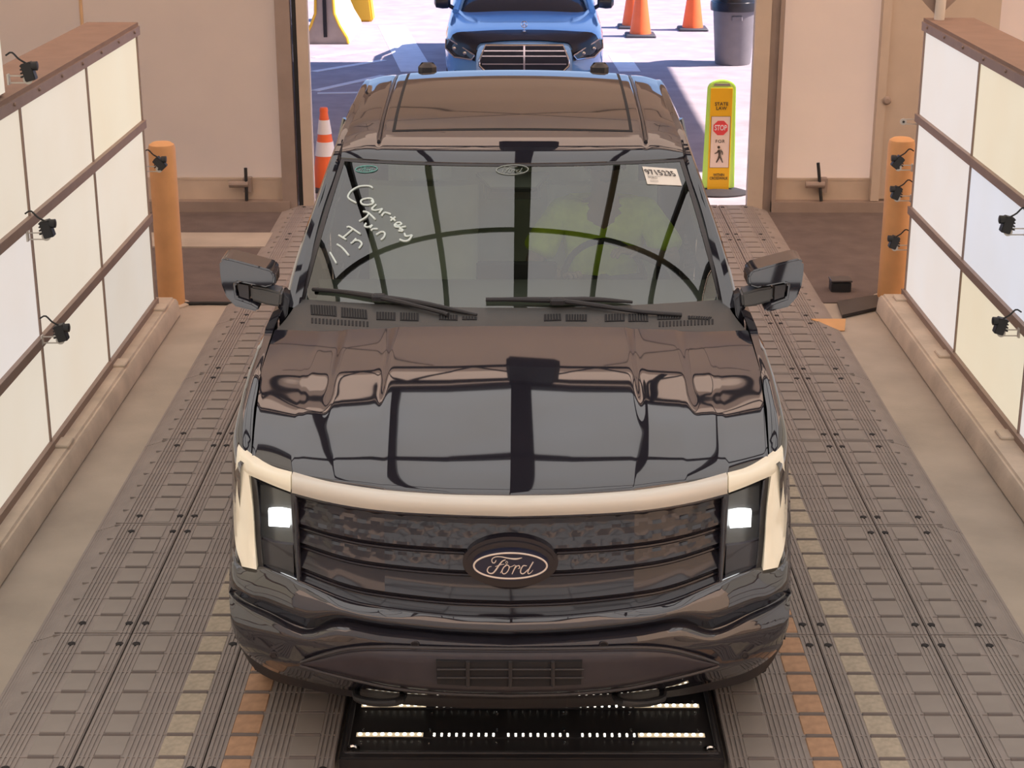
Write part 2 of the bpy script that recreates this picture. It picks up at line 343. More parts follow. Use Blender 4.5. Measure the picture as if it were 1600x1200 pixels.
def light_wall(sd, X, yend, pitch, n, tones, label):
    root = empty('light_wall', (X+sd*.12, yend-pitch*n/2, KH), label, 'light wall', 'light walls along the lane')
    y0 = yend-pitch*n
    b = MB().box((X+sd*.15, (y0+yend)/2, (KH+1.93)/2+.005), (.26, pitch*n, 1.93-KH-.03)); b.build('back_box', 'capwood', root, smooth=False)
    MB().box((X+sd*.15, (y0+yend)/2, 1.955), (.32, pitch*n+.02, .03)).build('top_board', 'capwood', root, smooth=False)
    for i, z in enumerate(ZR):
        h = (.05, .05, .05, .055)[i]
        rl = MB().box((X-sd*.004, (y0+yend)/2, z-(.005 if i else .01)), (.03, pitch*n+.02, h)); rl.box((X-sd*.014, (y0+yend)/2, z+h*.25), (.012, pitch*n+.02, .008))
        rl.build('rail', 'rail', root, smooth=False)
    nut = MB()
    for j in range(n*3): nut.lathe([(.009, 0), (.009, -sd*.008), (.004, -sd*.01)], (X-sd*.02, yend-.15-j*pitch/3, ZR[3]+.002), 8, 'X')
    nut.build('rail_bolt', 'rail', root)
    for j in range(n+1):
        MB().box((X+sd*.006, yend-j*pitch+(.008 if j == n else -.008 if j == 0 else 0), (ZR[0]+ZR[3])/2), (.02, .016, ZR[3]-ZR[0])).build('mullion', 'rail', root, smooth=False)
    for j in range(n+1):
        MB().rbox((X-sd*.05, yend-j*pitch+(-.1 if j == 0 else .1 if j == n else .06), KH+.008), (.075, .13, .016), .006).build('anchor_plate', 'kerb', root)
    for j in range(n):
        for i in range(3):
            MB().box((X+sd*.012, yend-(j+.5)*pitch, (ZR[i]+ZR[i+1])/2), (.012, pitch-.012, ZR[i+1]-ZR[i]-.03)).build('panel', PL[tones[j % len(tones)][i]], root, smooth=False)
    return root, y0
LWX, RWX = -2.405, 2.60
lw, _ = light_wall(-1, LWX, 10.82, 1.325, 5, ['eab', 'aaa', 'aca', 'aab'], 'tall glowing white light wall of panels on the left kerb')
rw, _ = light_wall(1, RWX, 11.07, 1.38, 5, ['ccc', 'bdb', 'cab', 'aaa'], 'tall glowing white light wall of panels on the right kerb')
# upper tier and light ceiling of the photo tunnel (seen at the left edge and mirrored in the truck)
CZ = 3.42; CY0, CY1 = 1.2, 8.72
for sd, X, y1, lab in ((-1, LWX, 7.99, 'left'), (1, RWX, 7.99, 'right')):
    r = empty('light_panel_bank', (X+sd*.1, 6, 1.97), 'upper bank of glowing panels standing on the %s light wall' % lab, 'light wall', 'upper light banks')
    MB().box((X+sd*.12, y1-1.86, (1.975+CZ)/2), (.2, 3.72, CZ-1.975)).build('back_box', 'capwood', r, smooth=False)
    for j in range(3):
        yy = y1-(j+.5)*1.24
        for (za, zb) in ((1.99, 2.74), (2.77, CZ-.03)):
            MB().box((X+sd*.012, yy, (za+zb)/2), (.012, 1.22, zb-za)).build('panel', PL['a'], r, smooth=False)
    MB().box((X-sd*.002, y1-1.86, 2.755), (.03, 3.72, .04)).build('rail', 'rail', r, smooth=False)
PLC = lightpanel('ceiling_panel_light', (240, 238, 238), 1.2)
cl = empty('light_ceiling', (.1, 3, CZ), 'glowing panel ceiling of the photo tunnel mirrored in the hood and windshield', 'light ceiling')
BX = [-2.4, -1.62, -.80, .06, .92, 1.74, 2.56]; BY = [CY1, 7.45, 5.9, 4.1, 2.6, CY0]
for i in range(6):
    for j in range(5):
        MB().box(((BX[i]+BX[i+1])/2, (BY[j]+BY[j+1])/2, CZ+.03), (BX[i+1]-BX[i]-.01, BY[j]-BY[j+1]-.01, .02)).build('panel', PLC, cl, smooth=False)
for i, x in enumerate(BX): MB().box((x, (CY0+CY1)/2, CZ), (.15 if i == 3 else .058, CY1-CY0, .05)).build('beam', 'black_metal', cl, smooth=False)
for y in BY: MB().box((.08, y, CZ-.005), (4.96, .05, .04)).build('cross_beam', 'black_metal', cl, smooth=False)
MB().box((.08, (CY0+CY1)/2, CZ+.06), (5.0, CY1-CY0, .03)).build('back_board', 'capwood', cl, smooth=False)
# lattice truss with a camera box at the end of the tunnel (mirrored in the hood)
tr = empty('ceiling_truss', (.08, 8.82, CZ-.2), 'black lattice truss across the tunnel end carrying a camera box', 'truss')
t = MB()
for z in (CZ-.02, CZ-.32): t.tube([(-2.45, 8.8, z), (2.6, 8.8, z)], .022, 8)
for i in range(6):
    x = -2.4+i*.833; t.tube([(x, 8.8, CZ-.02), (x+.416, 8.8, CZ-.32), (x+.833, 8.8, CZ-.02)], .014, 6)
t.build('lattice', 'black_metal', tr)
MB().rbox((.08, 8.8, CZ-.2), (.42, .2, .34), .03).build('camera_box', 'black_metal', tr)
ar = MB(); ar.tube([(1.1, 8.8, CZ-.25), (1.05, 8.8, CZ-.02), (.98, 8.82, CZ+.3)], .03, 8); ar.lathe([(.02, 0), (.12, .02), (.14, .07), (.05, .12)], (.97, 8.82, CZ+.28), 16); ar.build('lamp_arm', 'black_metal', tr)
# brace cables on the end wall
cb = MB()
for a, b in (((-3.5, 3.3), (3.6, 6.2)), ((3.6, 3.3), (-3.5, 6.2)), ((-6, 3.4), (-1, 6.4)), ((6, 3.4), (1, 6.4))): cb.tube([(a[0], YB-.06, a[1]), (b[0], YB-.06, b[1])], .012, 6)
tag(cb.build('brace_cables', 'cable', wall_back))
# ---------------------------------------------------------------- rubber mats
ML, MW, MZ = 1.122, .467, .05
PADM = {}
def bm_mesh(mb, name, m):
    o = mb.build(name, m); me = o.data; bpy.data.objects.remove(o); return me
pad_mb = MB().rbox((0, 0, 0), (.104, .134, .012), .004)
for k in ('pad', 'tanpad', 'orgpad'): PADM[k] = bm_mesh(pad_mb, 'pad', k)
bar = MB().tube([(-.046, 0, 0), (.046, 0, 0)], .0085, 6); BARM = bm_mesh(bar, 'bar', 'padbar')
HOLEM = bm_mesh(MB().lathe([(.0, .0005), (.014, .0006), (.016, .0), (.016, -.004)], seg=10), 'bolt_recess', 'hole')
def mat_body(ramp):
    mb = MB(); L = ML-.006
    if not ramp:
        mb.box((0, 0, (MZ-.004)/2), (MW-.006, L, MZ-.004)); xs = [-.222, -.205, -.188, -.171, -.048, -.029, -.01, .01, .029, .048, .171, .188, .205, .222]
    else:                                              # ramp: high edge at +MW/2, toe at -MW/2
        w = MW*.5; mb.prism([(-w+.05, -L/2, 0), (-w+.05, -L/2, .004), (-.06, -L/2, MZ-.004), (w-.003, -L/2, MZ-.004), (w-.003, -L/2, 0)], (0, L, 0))
        xs = [.222, .205, .188, .035, .018, .001, -.016, -.033, -.05]
        for q in range(9):
            x = -.065-q*.013; z = .004+(x+w-.05)/(w-.11)*(MZ-.012)
            mb.box((x, 0, z), (.006, L, .006))
    for x in xs: mb.box((x, 0, MZ-.006), (.0095, L, .012))
    for i in range(8):
        y = -ML/2+.012+i*.157
        mb.box((0 if not ramp else .07, y, MZ-.005), (MW-.012 if not ramp else .31, .006, .009))
    return bm_mesh(mb, 'mat_body', 'mat')
BODY = {False: mat_body(False), True: mat_body(True)}
def link(name, me, parent, loc, rz=0):
    o = bpy.data.objects.new(name, me); COL.objects.link(o); o.parent = parent; o.location = loc; o.rotation_euler = (0, 0, rz); return o
ORD = ['first', 'second', 'third', 'fourth', 'fifth', 'sixth', 'seventh', 'eighth', 'ninth', 'tenth']
#        x centre, ramp, turn, rows (local x, pad kind), wording
COLS = [(-1.822, True, 0, [(.115, 'pad')], 'sloping edge mat of dark ribbed rubber beside left kerb'),
        (-1.3535, False, 0, [(-.115, 'pad'), (.115, 'tanpad')], 'ribbed rubber mat with one tan pad row left of pickup'),
        (-.8865, False, 0, [(-.115, 'orgpad'), (.115, 'pad')], 'ribbed rubber mat with one orange pad row under left wheels'),
        (.9815, False, 0, [(-.115, 'pad'), (.115, 'orgpad')], 'ribbed rubber mat with one orange pad row under right wheels'),
        (1.4485, False, 0, [(-.115, 'tanpad'), (.115, 'pad')], 'ribbed rubber mat with one tan pad row right of pickup'),
        (1.916, True, PI, [(.115, 'pad')], 'sloping edge mat of dark ribbed rubber beside right kerb')]
for ci, (xc, ramp, rz, rows, word) in enumerate(COLS):
    for r in range(9):
        yc = 6.265+ML*(r-1)-ML/2
        if yc < 4.4 or yc+ML/2 > 14.3: continue
        root = empty('floor_mat', (xc, yc, .002), '%s, %s from near end' % (word, ORD[r]), 'floor mat', 'rubber lane mats', rz)
        link('body', BODY[ramp], root, (0, 0, 0))
        for lx, kind in rows:
            if r > 4 and kind != 'pad': kind = 'pad'
            for q in range(7):
                link('pad', PADM[kind], root, (lx, -ML/2+.0905+q*.157, MZ-.006))
                if q: link('bar', BARM, root, (lx, -ML/2+.012+q*.157, MZ-.004))
        for hx in ((-.196, .196) if not ramp else (.205, .01)):
            for hy in (-.47, .47): link('bolt_recess', HOLEM, root, (hx, hy, MZ+.001))
# ---------------------------------------------------------------- light frame set in the floor
fy0, fx0, fx1 = 5.30, -.64, .735
ul = empty('floor_light_frame', (.05, 6.4, .0), 'low black steel frame with bright lamp strips under the pickup nose', 'floor light')
MB().box(((fx0+fx1)/2, 7.4, .03), (fx1-fx0, 4.2, .05)).build('plate', 'platemetal', ul, smooth=False, bevel=.006)
rim = MB(); rim.tube([(fx0+.02, 9.4, .06), (fx0+.02, fy0+.03, .06)], .009, 8); rim.tube([(fx1-.02, 9.4, .06), (fx1-.02, fy0+.03, .06)], .009, 8); rim.tube([(fx0+.02, fy0+.03, .06), (fx1-.02, fy0+.03, .06)], .007, 8)
rim.build('rim', 'platemetal', ul)
for x in (fx0+.045, fx1-.045): MB().lathe([(.026, .055), (.026, .066), (.015, .069), (.012, .064)], (x, fy0+.05, 0), 14).build('corner_bolt', 'chrome', ul)
LEDB = bm_mesh(MB().lathe([(.0075, -.002), (.007, .003), (.003, .005)], seg=8), 'led', 'led'); LEDS = bm_mesh(MB().lathe([(.0042, -.002), (.004, .002), (.002, .003)], seg=8), 'led', 'led')
for yy, xa, xb in ((at(800, 1149, z=.06)[1], at(557, 1149, z=.06)[0], at(1101, 1149, z=.06)[0]), (at(800, 1103, z=.06)[1], at(565, 1103, z=.06)[0], at(1092, 1103, z=.06)[0])):
    st = MB().box(((xa+xb)/2, yy, .057), (xb-xa, .03, .008)).build('lamp_strip', 'platemetal', ul, smooth=False)
    w = (xb-xa); n = 47; pit = w/n
    for sgn in (0, 1):
        x0 = xa if sgn == 0 else xb-9*pit
        MB().box((x0+4.5*pit, yy, .0615), (9*pit, .026, .003)).build('diffuser', 'ledcover', st, smooth=False)
    o0 = WLOC[ul.name]
    for q in range(n):
        x = xa+(q+.5)*pit
        if q < 9 or q >= n-9:
            link('led', LEDB, st, (x-o0.x, yy-o0.y, .064))
        elif q % 10 != 9:
            for dy in (-.006, .006): link('led', LEDS, st, (x-o0.x, yy+dy-o0.y, .062))
    for q in range(6):
        for dy in (-.045, .045): link('screw', LEDS, ul, (xa+.02+q*(w-.04)/5-o0.x, yy+dy-o0.y, .057)).data = LEDS
for o in list(ul.children):
    if o.name.startswith('screw'):
        if 'screwm' not in PADM: PADM['screwm'] = bm_mesh(MB().lathe([(.004, -.002), (.004, .002), (.002, .003)], seg=8), 'screw', 'chrome')
        o.data = PADM['screwm']
# ---------------------------------------------------------------- bollards
for px_, py_, lab in ((266, 481, 'left'), (1394, 471, 'right')):
    p = at(px_, py_, z=.0); x, y = p[0], p[1]+.07
    b = empty('bollard', (x, y, 0), 'yellow painted round steel bollard at the end of the %s light wall' % lab, 'bollard', 'yellow bollards')
    MB().lathe([(.09, .008), (.09, 1.09), (.083, 1.115), (.06, 1.13), (.02, 1.136)], (x, y, 0), 28).build('post', 'yellow', b)
    MB().lathe([(.12, .0), (.12, .012), (.1, .02), (.091, .02)], (x, y, 0), 20).build('foot', 'kerb', b)
# ---------------------------------------------------------------- small items on the lane floor at the right
p0, p1, p2 = at(1266, 497, z=.062), at(1322, 499, z=.062), at(1320, 516, z=.01)
yw = MB().prism([(p0[0], p1[1]+.01, .058), (p1[0], p1[1]+.01, .058), (p2[0], p2[1], .004), (p2[0]-.04, p2[1], .004)], (0, 0, .006))
tag(yw.build('ramp_marker', 'yellow', smooth=False), 'small yellow wedge marker on the corner of the right edge mat', 'marker')
p = at(1312, 455, z=.0); jb = empty('junction_box', (p[0], p[1], .008), 'small black box on the asphalt beside the right mats', 'box')
MB().rbox((p[0], p[1], .045), (.14, .12, .075), .01).build('body', 'black_metal', jb); MB().rbox((p[0], p[1], .088), (.15, .13, .012), .004).build('lid', 'satin', jb)
pa = [at(x, y, z=.03) for x, y in ((1308, 470), (1370, 460), (1378, 478), (1316, 492))]
tag(MB().prism(pa, (0, 0, -.02)).build('steel_plate', 'platemetal', smooth=False), 'dark steel plate lying beside the right bollard foot', 'plate')
a, b = at(288, 474, z=.014), at(362, 474, z=.014)
tag(MB().tube([(a[0], a[1], .013), ((a[0]+b[0])/2, b[1]+.01, .013), (b[0]+.3, b[1]-.01, .013)], .012, 8).build('floor_cable', 'cable'), 'black cable lying across the floor beside the left bollard', 'cable')
# ---------------------------------------------------------------- inspection cameras on the light walls
def wall_camera(px_, py_, sd, X, label, tilt=0, bare=False, yfix=None):
    p = at(px_, py_, X=X-sd*.015) if yfix is None else at(px_, py_, Y=yfix)
    x, y, z = p; s = -sd
    r = empty('inspection_camera' if not bare else 'camera_bracket', (x, y, z), label, 'camera' if not bare else 'bracket', 'cameras on the light walls' if not bare else None)
    b = MB()
    for dz in (-.016, .016): b.box((x+s*.045, y, z+dz), (.09, .004, .006))
    b.box((x+s*.004, y, z), (.008, .03, .05)); b.lathe([(.022, -.004), (.022, .004)], (x+s*.095, y-.004, z), 18, 'Y')
    b.build('bracket', 'white_metal', r, smooth=False)
    MB().lathe([(.008, -.005), (.008, .003)], (x+s*.095, y-.008, z), 10, 'Y').build('pivot', 'black_metal', r)
    if bare: return
    bd = MB(); bx = x+s*.1; ang = -s*(.25+tilt)
    R = Matrix.Rotation(ang, 3, 'Y')
    bd.box((bx, y+.01, z+.035), (.05, .05, .085), mtx=R)
    for q in range(4): bd.box((bx-s*.03, y+.01, z+.012+q*.017), (.02, .046, .007), mtx=R)
    bd.build('housing', 'black_metal', r, smooth=False, bevel=.004)
    MB().lathe([(.02, 0), (.022, s*.03), (.018, s*.032)], (bx+s*.012, y+.005, z+.062), 16, 'X').build('lens', 'black_metal', r)
    MB().tube(crv([(x+s*.0, y+.005, z+.11), (x+s*.03, y, z+.125), (x+s*.06, y, z+.095), (bx-s*.01, y+.005, z+.075)], 10), .0045, 6).build('lead', 'cable', r)
wall_camera(42, 369, -1, LWX, 'black camera on a white bracket, middle rail of left light wall')
wall_camera(65, 531, -1, LWX, 'black camera on a white bracket, lower rail of left light wall')
wall_camera(12, 124, -1, LWX, 'black camera on a white bracket, top rail of left light wall')
wall_camera(226, 264, -1, LWX, 'black camera at the far end of left light wall before bollard', .5, yfix=10.86)
wall_camera(1604, 362, 1, RWX, 'black camera cut by the right photo edge, middle rail', 0)
wall_camera(1593, 520, 1, RWX, 'black camera on a white bracket, lower rail of right light wall')
wall_camera(1426, 262, 1, RWX, 'topmost camera at the far end of right light wall', .4, yfix=11.11)
wall_camera(1424, 310, 1, RWX, 'middle camera of three at the far end of right light wall', .1, yfix=11.11)
wall_camera(1420, 387, 1, RWX, 'lowest camera at the far end of right light wall', .1, yfix=11.11)
wall_camera(1434, 190, 1, RWX, 'empty white camera bracket at the far end of right light wall', bare=True, yfix=11.11)
# corner post with diamond plate on the right wall
q = at(1467, 20, Y=11.0)
dp = empty('corner_post', (q[0], 11.0, 1.97), 'white tube post with a diamond-shaped plate on top of right light wall', 'post')
MB().tube([(q[0], 10.98, 1.97), (q[0]+.02, 10.98, 2.9)], .033, 16).build('tube', 'white_metal', dp)
s_ = .13
MB().prism([(q[0], 11.02, 1.98), (q[0]+s_, 11.02, 1.98+s_), (q[0], 11.02, 1.98+2*s_), (q[0]-s_, 11.02, 1.98+s_)], (0, .015, 0)).build('diamond_plate', 'post', dp, smooth=False)
# ================================================================== OUTDOORS
struct(MB().box((0, 39.3, -.03), (90, 50.1, .06)), 'ground', 'street', 'sunlit asphalt yard beyond the opening', 'ground', smooth=False)
# unseen slab added to cast the yard shade, notched so sun reaches the sign
ysh = at(600, 97, z=0)[1]; xsh = at(1072, 150, z=0)[0]; ch = 5.2
xe = xsh+ch/math.tan(SUN_EL); yn = 15.7
struct(MB().box(((-16+xe)/2, (yn+ysh)/2, ch+.05), (xe+16, ysh-yn, .1)).box(((-16+3.2)/2, (YB+.3+yn)/2, ch+.05), (3.2+16, yn-YB-.3, .1)), 'shade_slab', 'fabric_dk', 'unseen flat slab added outside the opening to shade the yard', 'shade slab', smooth=False)
def stripe(a, b, w, name='painted_line', lab=''):
    a, b = at(*a, z=0), at(*b, z=0); d = b-a; d /= np.linalg.norm(d); n = np.array([-d[1], d[0], 0])*w/2
    tag(MB().prism([a+n, b+n, b-n, a-n], (0, 0, .004)).build(name, 'roadpaint', smooth=False), lab, 'road marking', 'painted lines on the yard')
stripe((612, 40), (652, 112), .42, lab='wide white painted line left of the blue car')
stripe((490, 112), (600, 94), .12, lab='thin white line slanting through the shade, upper left')
stripe((492, 142), (600, 118), .12, lab='thin white line slanting through the shade, below the upper one')
stripe((496, 146), (610, 144), .10, lab='thin white line running level through the shade')
stripe((490, 90), (594, 77), .12, lab='thin white line on the sunlit yard, nearest the shade')
stripe((556, 62), (588, 59), .10, lab='short thin white line beside the concrete barrier')
stripe((966, 85), (984, 112), .28, lab='short white line right of the blue car')
# ---------------------------------------------------------------- cones
def cone_mesh(loc, h, label, bands=True, wid=.36):
    r = empty('traffic_cone', loc, label, 'cone', 'orange traffic cones'); x, y, z = loc; s = h/.75; rb = .13*s
    R = lambda t: rb+(.032*s-rb)*t
    pr = lambda a, b, e=0: [(R(t)+e, .035*s+(h-.035*s)*t) for t in np.linspace(a, b, 5)]
    MB().rbox((x, y, .018*s), (wid*s, wid*s, .034*s), .03*s).build('base', 'conebase', r)
    MB().lathe(pr(0, 1)+[(.02*s, h+.006)], loc, 24).build('body', 'orange', r)
    for a, b in (((.40, .58), (.68, .86)) if bands else ((.60, .95),)): MB().lathe([(R(a)-.004, .035*s+(h-.035*s)*a)]+pr(a, b, .004)+[(R(b)-.004, .035*s+(h-.035*s)*b)], loc, 24).build('band', 'refl', r)
    MB().lathe([(.038*s, h-.03*s), (.04*s, h-.01*s), (.034*s, h+.012*s), (.02*s, h+.014*s)], loc, 20).build('collar', 'orange', r)
p = at(508, 300, z=0); cone_mesh((p[0], p[1]+.12, 0), .72, 'orange cone with two white bands beside the left door jamb')
p = at(1001, 58, z=0); cone_mesh((p[0], p[1]+.1, 0), .92, 'nearer orange cone of the pair right of the blue car', False)
p = at(993, 49, z=0); cone_mesh((p[0]-.02, p[1]+.45, 0), .92, 'farther orange cone half hidden behind the nearer one', False)
p = at(1083, 48, z=0); cone_mesh((p[0], p[1]+.1, 0), .92, 'lone orange cone with a dark smudge beside the grey bin', False)
# ---------------------------------------------------------------- crosswalk sign paddle
yS = 14.78; a, b = at(1102, 306, Y=yS), at(1141, 306, Y=yS); top = at(1122, 125, Y=yS)
xs = (a[0]+b[0])/2; hw = (b[0]-a[0])/2+.012; zt = top[2]; zb = .05
sg = empty('crosswalk_sign', (xs, yS, 0), 'yellow stop-for-pedestrians paddle sign in a lime frame by the right jamb', 'sign')
MB().lathe([(.27, 0), (.27, .015), (.2, .035), (.05, .045)], (xs, yS+.02, 0), 24, sy=.7).build('base', 'rubber', sg)
arch = [(xs-hw-.02, zb), (xs+hw+.02, zb)]+[(xs+(hw)*math.cos(t)*1.0, zt-.075+.075*math.sin(t)) for t in np.linspace(0, PI, 12)]
MB().prism([(q[0], yS+.0, q[1]) for q in arch], (0, .05, 0)).build('frame', 'limepl', sg, bevel=.008)
fz = lambda py: at(1120, py, Y=yS-.01)[2]
z0, z1 = fz(302), fz(138)
MB().box((xs-.002, yS-.004, (z0+z1)/2), (2*hw-.055, .008, z1-z0)).build('face', 'signyellow', sg, smooth=False)
w0, w1 = fz(262), fz(182)
MB().rbox((xs, yS-.0085, (w0+w1)/2), (2*hw-.08, .002, w1-w0), .001).build('white_field', 'signwhite', sg, smooth=False)
bd = MB(); ww = hw-.04
for q in ((xs-ww, (w0+w1)/2, .003, w1-w0), (xs+ww, (w0+w1)/2, .003, w1-w0), (xs, w0, 2*ww, .003), (xs, w1, 2*ww, .003)): bd.box((q[0], yS-.0095, q[1]), (q[2], .002, q[3]))
bd.build('field_border', 'signink', sg, smooth=False)
zc = fz(200); ro = .068
MB().prism([(xs+ro*math.cos(PI/8+i*PI/4), yS-.0095, zc+ro*math.sin(PI/8+i*PI/4)) for i in range(8)], (0, -.002, 0)).build('stop_octagon', 'signred', sg, smooth=False)
FX = lambda z, yy=yS-.012: frame((xs, yy, z), (1, 0, 0), (0, 0, 1))
text('STOP', .064, 'refl', FX(zc, yS-.0125), sg, bold=.0008, sx=.70)
text('STATE\nLAW', .042, 'signink', FX(fz(166)), sg, sx=1.0, bold=.0003); text('FOR', .040, 'signink', FX(fz(221)), sg, space=1.2)
text('WITHIN\nCROSSWALK', .034, 'signink', FX(fz(276)), sg, sx=.80, bold=.0003)
pz = fz(254); pm = MB(); sc = (fz(229)-pz)/2.0
def limb(pts, r): pm.tube([(xs+a_*sc, yS-.0115, pz+b_*sc) for a_, b_ in pts], [q*sc for q in r], 8)
pm.lathe([(.17*sc, 0), (.17*sc, -.002)], (xs-.14*sc, yS-.0115, pz+1.92*sc), 16, 'Y'); limb([(0, 1.62), (.03, 1.3), (.0, .95)], [.2, .19, .15]); limb([(.0, .95), (.22, .5), (.42, .02)], [.14, .11, .08]); limb([(.0, .95), (-.12, .5), (-.36, .02)], [.14, .11, .08]); limb([(-.1, 1.6), (-.3, 1.25), (-.62, 1.12)], [.1, .08, .05]); limb([(.12, 1.6), (.36, 1.3), (.36, 1.0)], [.1, .08, .06])
pm.build('pedestrian_symbol', 'signink', sg)
MB().prism([(xs-hw*.62, yS-.002, zt-.05), (xs+hw*.62, yS-.002, zt-.05), (xs+hw*.5, yS-.002, zt-.03), (xs-hw*.5, yS-.002, zt-.03)], (0, -.004, 0)).build('handle_slot', 'mat', sg, smooth=False)
# ---------------------------------------------------------------- bin
p = at(1146, 104, z=0); bx, by = p[0]+.02, p[1]+.27
bn = empty('trash_bin', (bx, by, 0), 'round grey trash bin with a black bag over its rim', 'bin')
MB().lathe([(.225, .0), (.235, .02), (.285, .74), (.29, .76)], (bx, by, 0), 32).build('tub', 'bin', bn)
MB().lathe([(.285, .74), (.31, .745), (.315, .79), (.29, .80), (.27, .78)], (bx, by, 0), 32).build('rim', 'bin', bn)
MB().lathe([(.316, .70), (.322, .76), (.318, .81), (.29, .82), (.2, .74)], (bx, by, 0), 32).build('bag', 'bag', bn)
MB().rbox((bx-.0, by-.27, .62), (.14, .05, .06), .01).build('handle', 'bin', bn)
MB().lathe([(.28, .815), (.27, .9), (.2, 1.0), (.05, 1.05)], (bx, by, 0), 28).build('lid', 'bag', bn)
# ---------------------------------------------------------------- concrete barrier
p = at(520, 69, z=0); cx, cy = p[0]-.1, p[1]
jb = empty('concrete_barrier', (cx, cy+.8, 0), 'concrete road barrier with yellow painted edges at the left of the yard', 'barrier')
hp = [(.33, 0), (.31, .08), (.21, .25), (.14, .42), (.12, .85), (.10, .9)]
pr = [(cx-w, cy, h) for w, h in hp]+[(cx+w, cy, h) for w, h in reversed(hp)]
MB().prism(pr, (0, 2.2, 0)).build('body', 'barrier', jb, ang=50)
for s in (-1, 1):
    MB().tube([(cx+s*(w-.005), cy-.005, h+.01) for w, h in hp], .022, 6).build('yellow_edge', 'baryel', jb)
MB().box((cx, cy-.01, .4), (.05, .03, .6)).build('end_slot', 'hole', jb, smooth=False)
q = at(548, 12, Y=cy+1.6)
yb = empty('yellow_barrier', (q[0], cy+2.9, 0), 'yellow plastic barrier leaning behind the concrete barrier', 'barrier')
MB().prism([(q[0]-.35, cy+2.6, 0), (q[0]+.25, cy+2.6, 0), (q[0]+.2, cy+2.6, .5), (q[0]+.1, cy+2.6, .95), (q[0]-.3, cy+2.6, .95)], (0, .4, 0)).build('body', 'baryel', yb, bevel=.03)
# ---------------------------------------------------------------- blue sedan
CYF = 19.55; ccx = (at(693, 85, Y=CYF+.3)[0]+at(945, 85, Y=CYF+.3)[0])/2
car = empty('sedan_car', (ccx, CYF+2.5, 0), 'glossy blue sedan with a wide chrome grille facing the opening', 'car')
HW = .93
def loftgrid(st, prof_n=9):
    G = []
    for y, hw_, zc_, ze, zl in st:
        half = [(0, zc_), (hw_*.35, zc_-.004), (hw_*.7, zc_-.02), (hw_*.9, ze+.01), (hw_*.975, ze-.06), (hw_, ze-.2), (hw_*.99, (ze+zl)/2-.1), (hw_*.95, zl)]
        c_ = crv(half, 22); G.append(np.vstack([np.stack([ccx-c_[::-1, 0], np.full(22, y), c_[::-1, 1]], 1), np.stack([ccx+c_[1:, 0], np.full(21, y), c_[1:, 1]], 1)]))
    return np.array(G)
st = [(CYF+.02, .55, .70, .66, .30), (CYF+.08, .74, .735, .70, .22), (CYF+.22, .86, .775, .735, .20), (CYF+.5, .92, .815, .765, .2), (CYF+.9, .94, .85, .80, .2), (CYF+1.3, .94, .872, .825, .2), (CYF+1.62, .93, .90, .86, .2), (CYF+2.4, .93, .95, .92, .2), (CYF+3.6, .93, .98, .95, .2), (CYF+4.4, .92, 1.03, 1.0, .22), (CYF+4.95, .88, 1.02, .98, .25), (CYF+5.12, .78, .9, .86, .3)]
MB().sheet(loftgrid(st), (0, .0, -.02)).build('body', 'carblue', car, ang=60)
# cabin
cab = []
for y, hw_, z in ((CYF+1.38, .80, .868), (CYF+1.72, .76, 1.04), (CYF+2.1, .69, 1.23), (CYF+2.5, .62, 1.40), (CYF+3.1, .60, 1.49), (CYF+3.8, .60, 1.46), (CYF+4.4, .66, 1.25), (CYF+4.75, .74, 1.03)):
    c_ = crv([(0, z), (hw_*.6, z-.008), (hw_*.93, z-.05), (hw_*1.06, z-.14), (.86, min(.90, z-.16))], 12)
    cab.append(np.vstack([np.stack([ccx-c_[::-1, 0], np.full(12, y), c_[::-1, 1]], 1), np.stack([ccx+c_[1:, 0], np.full(11, y), c_[1:, 1]], 1)]))
cab = np.array(cab); MB().sheet(cab, (0, 0, -.015)).build('glasshouse', 'carglass', car, ang=70)
rf = cab[3:6, 5:18].copy(); rf[:, :, 2] += .012; MB().sheet(rf, (0, 0, -.01)).build('roof', 'carblue', car)
for s in (-1, 1):
    MB().tube([(ccx+s*.83, CYF+1.42, .87), (ccx+s*.75, CYF+1.9, 1.12), (ccx+s*.67, CYF+2.45, 1.37), (ccx+s*.64, CYF+3.8, 1.43), (ccx+s*.74, CYF+4.6, 1.1)], .04, 10).build('pillar', 'carblue', car)
# grille: chrome surround, dark mesh, bars
gy = CYF-.015
def oct_(w, wt, z0, z1): return [(-w*.86, z0), (w*.86, z0), (w, z0+.07), (w, z0+.13), (wt, z1), (-wt, z1), (-w, z0+.13), (-w, z0+.07)]
gp = oct_(.51, .44, .36, .66)
MB().prism([(ccx+x, gy, z) for x, z in gp], (0, .06, 0)).build('grille_mesh', 'cardark', car, smooth=False)
MB().tube([(ccx+x, gy-.01, z) for x, z in gp+[gp[0]]], .014, 8, cap=False).build('grille_surround', 'chrome', car)
for z in (.45, .54, .60): MB().box((ccx, gy-.012, z), (.96, .014, .012)).build('grille_bar', 'chrome', car, smooth=False)
MB().box((ccx, gy-.018, .52), (.02, .014, .28)).build('grille_bar', 'chrome', car, smooth=False)
MB().box((ccx, gy-.006, .53), (.26, .012, .13)).build('radar_plate', 'cardark', car, smooth=False)
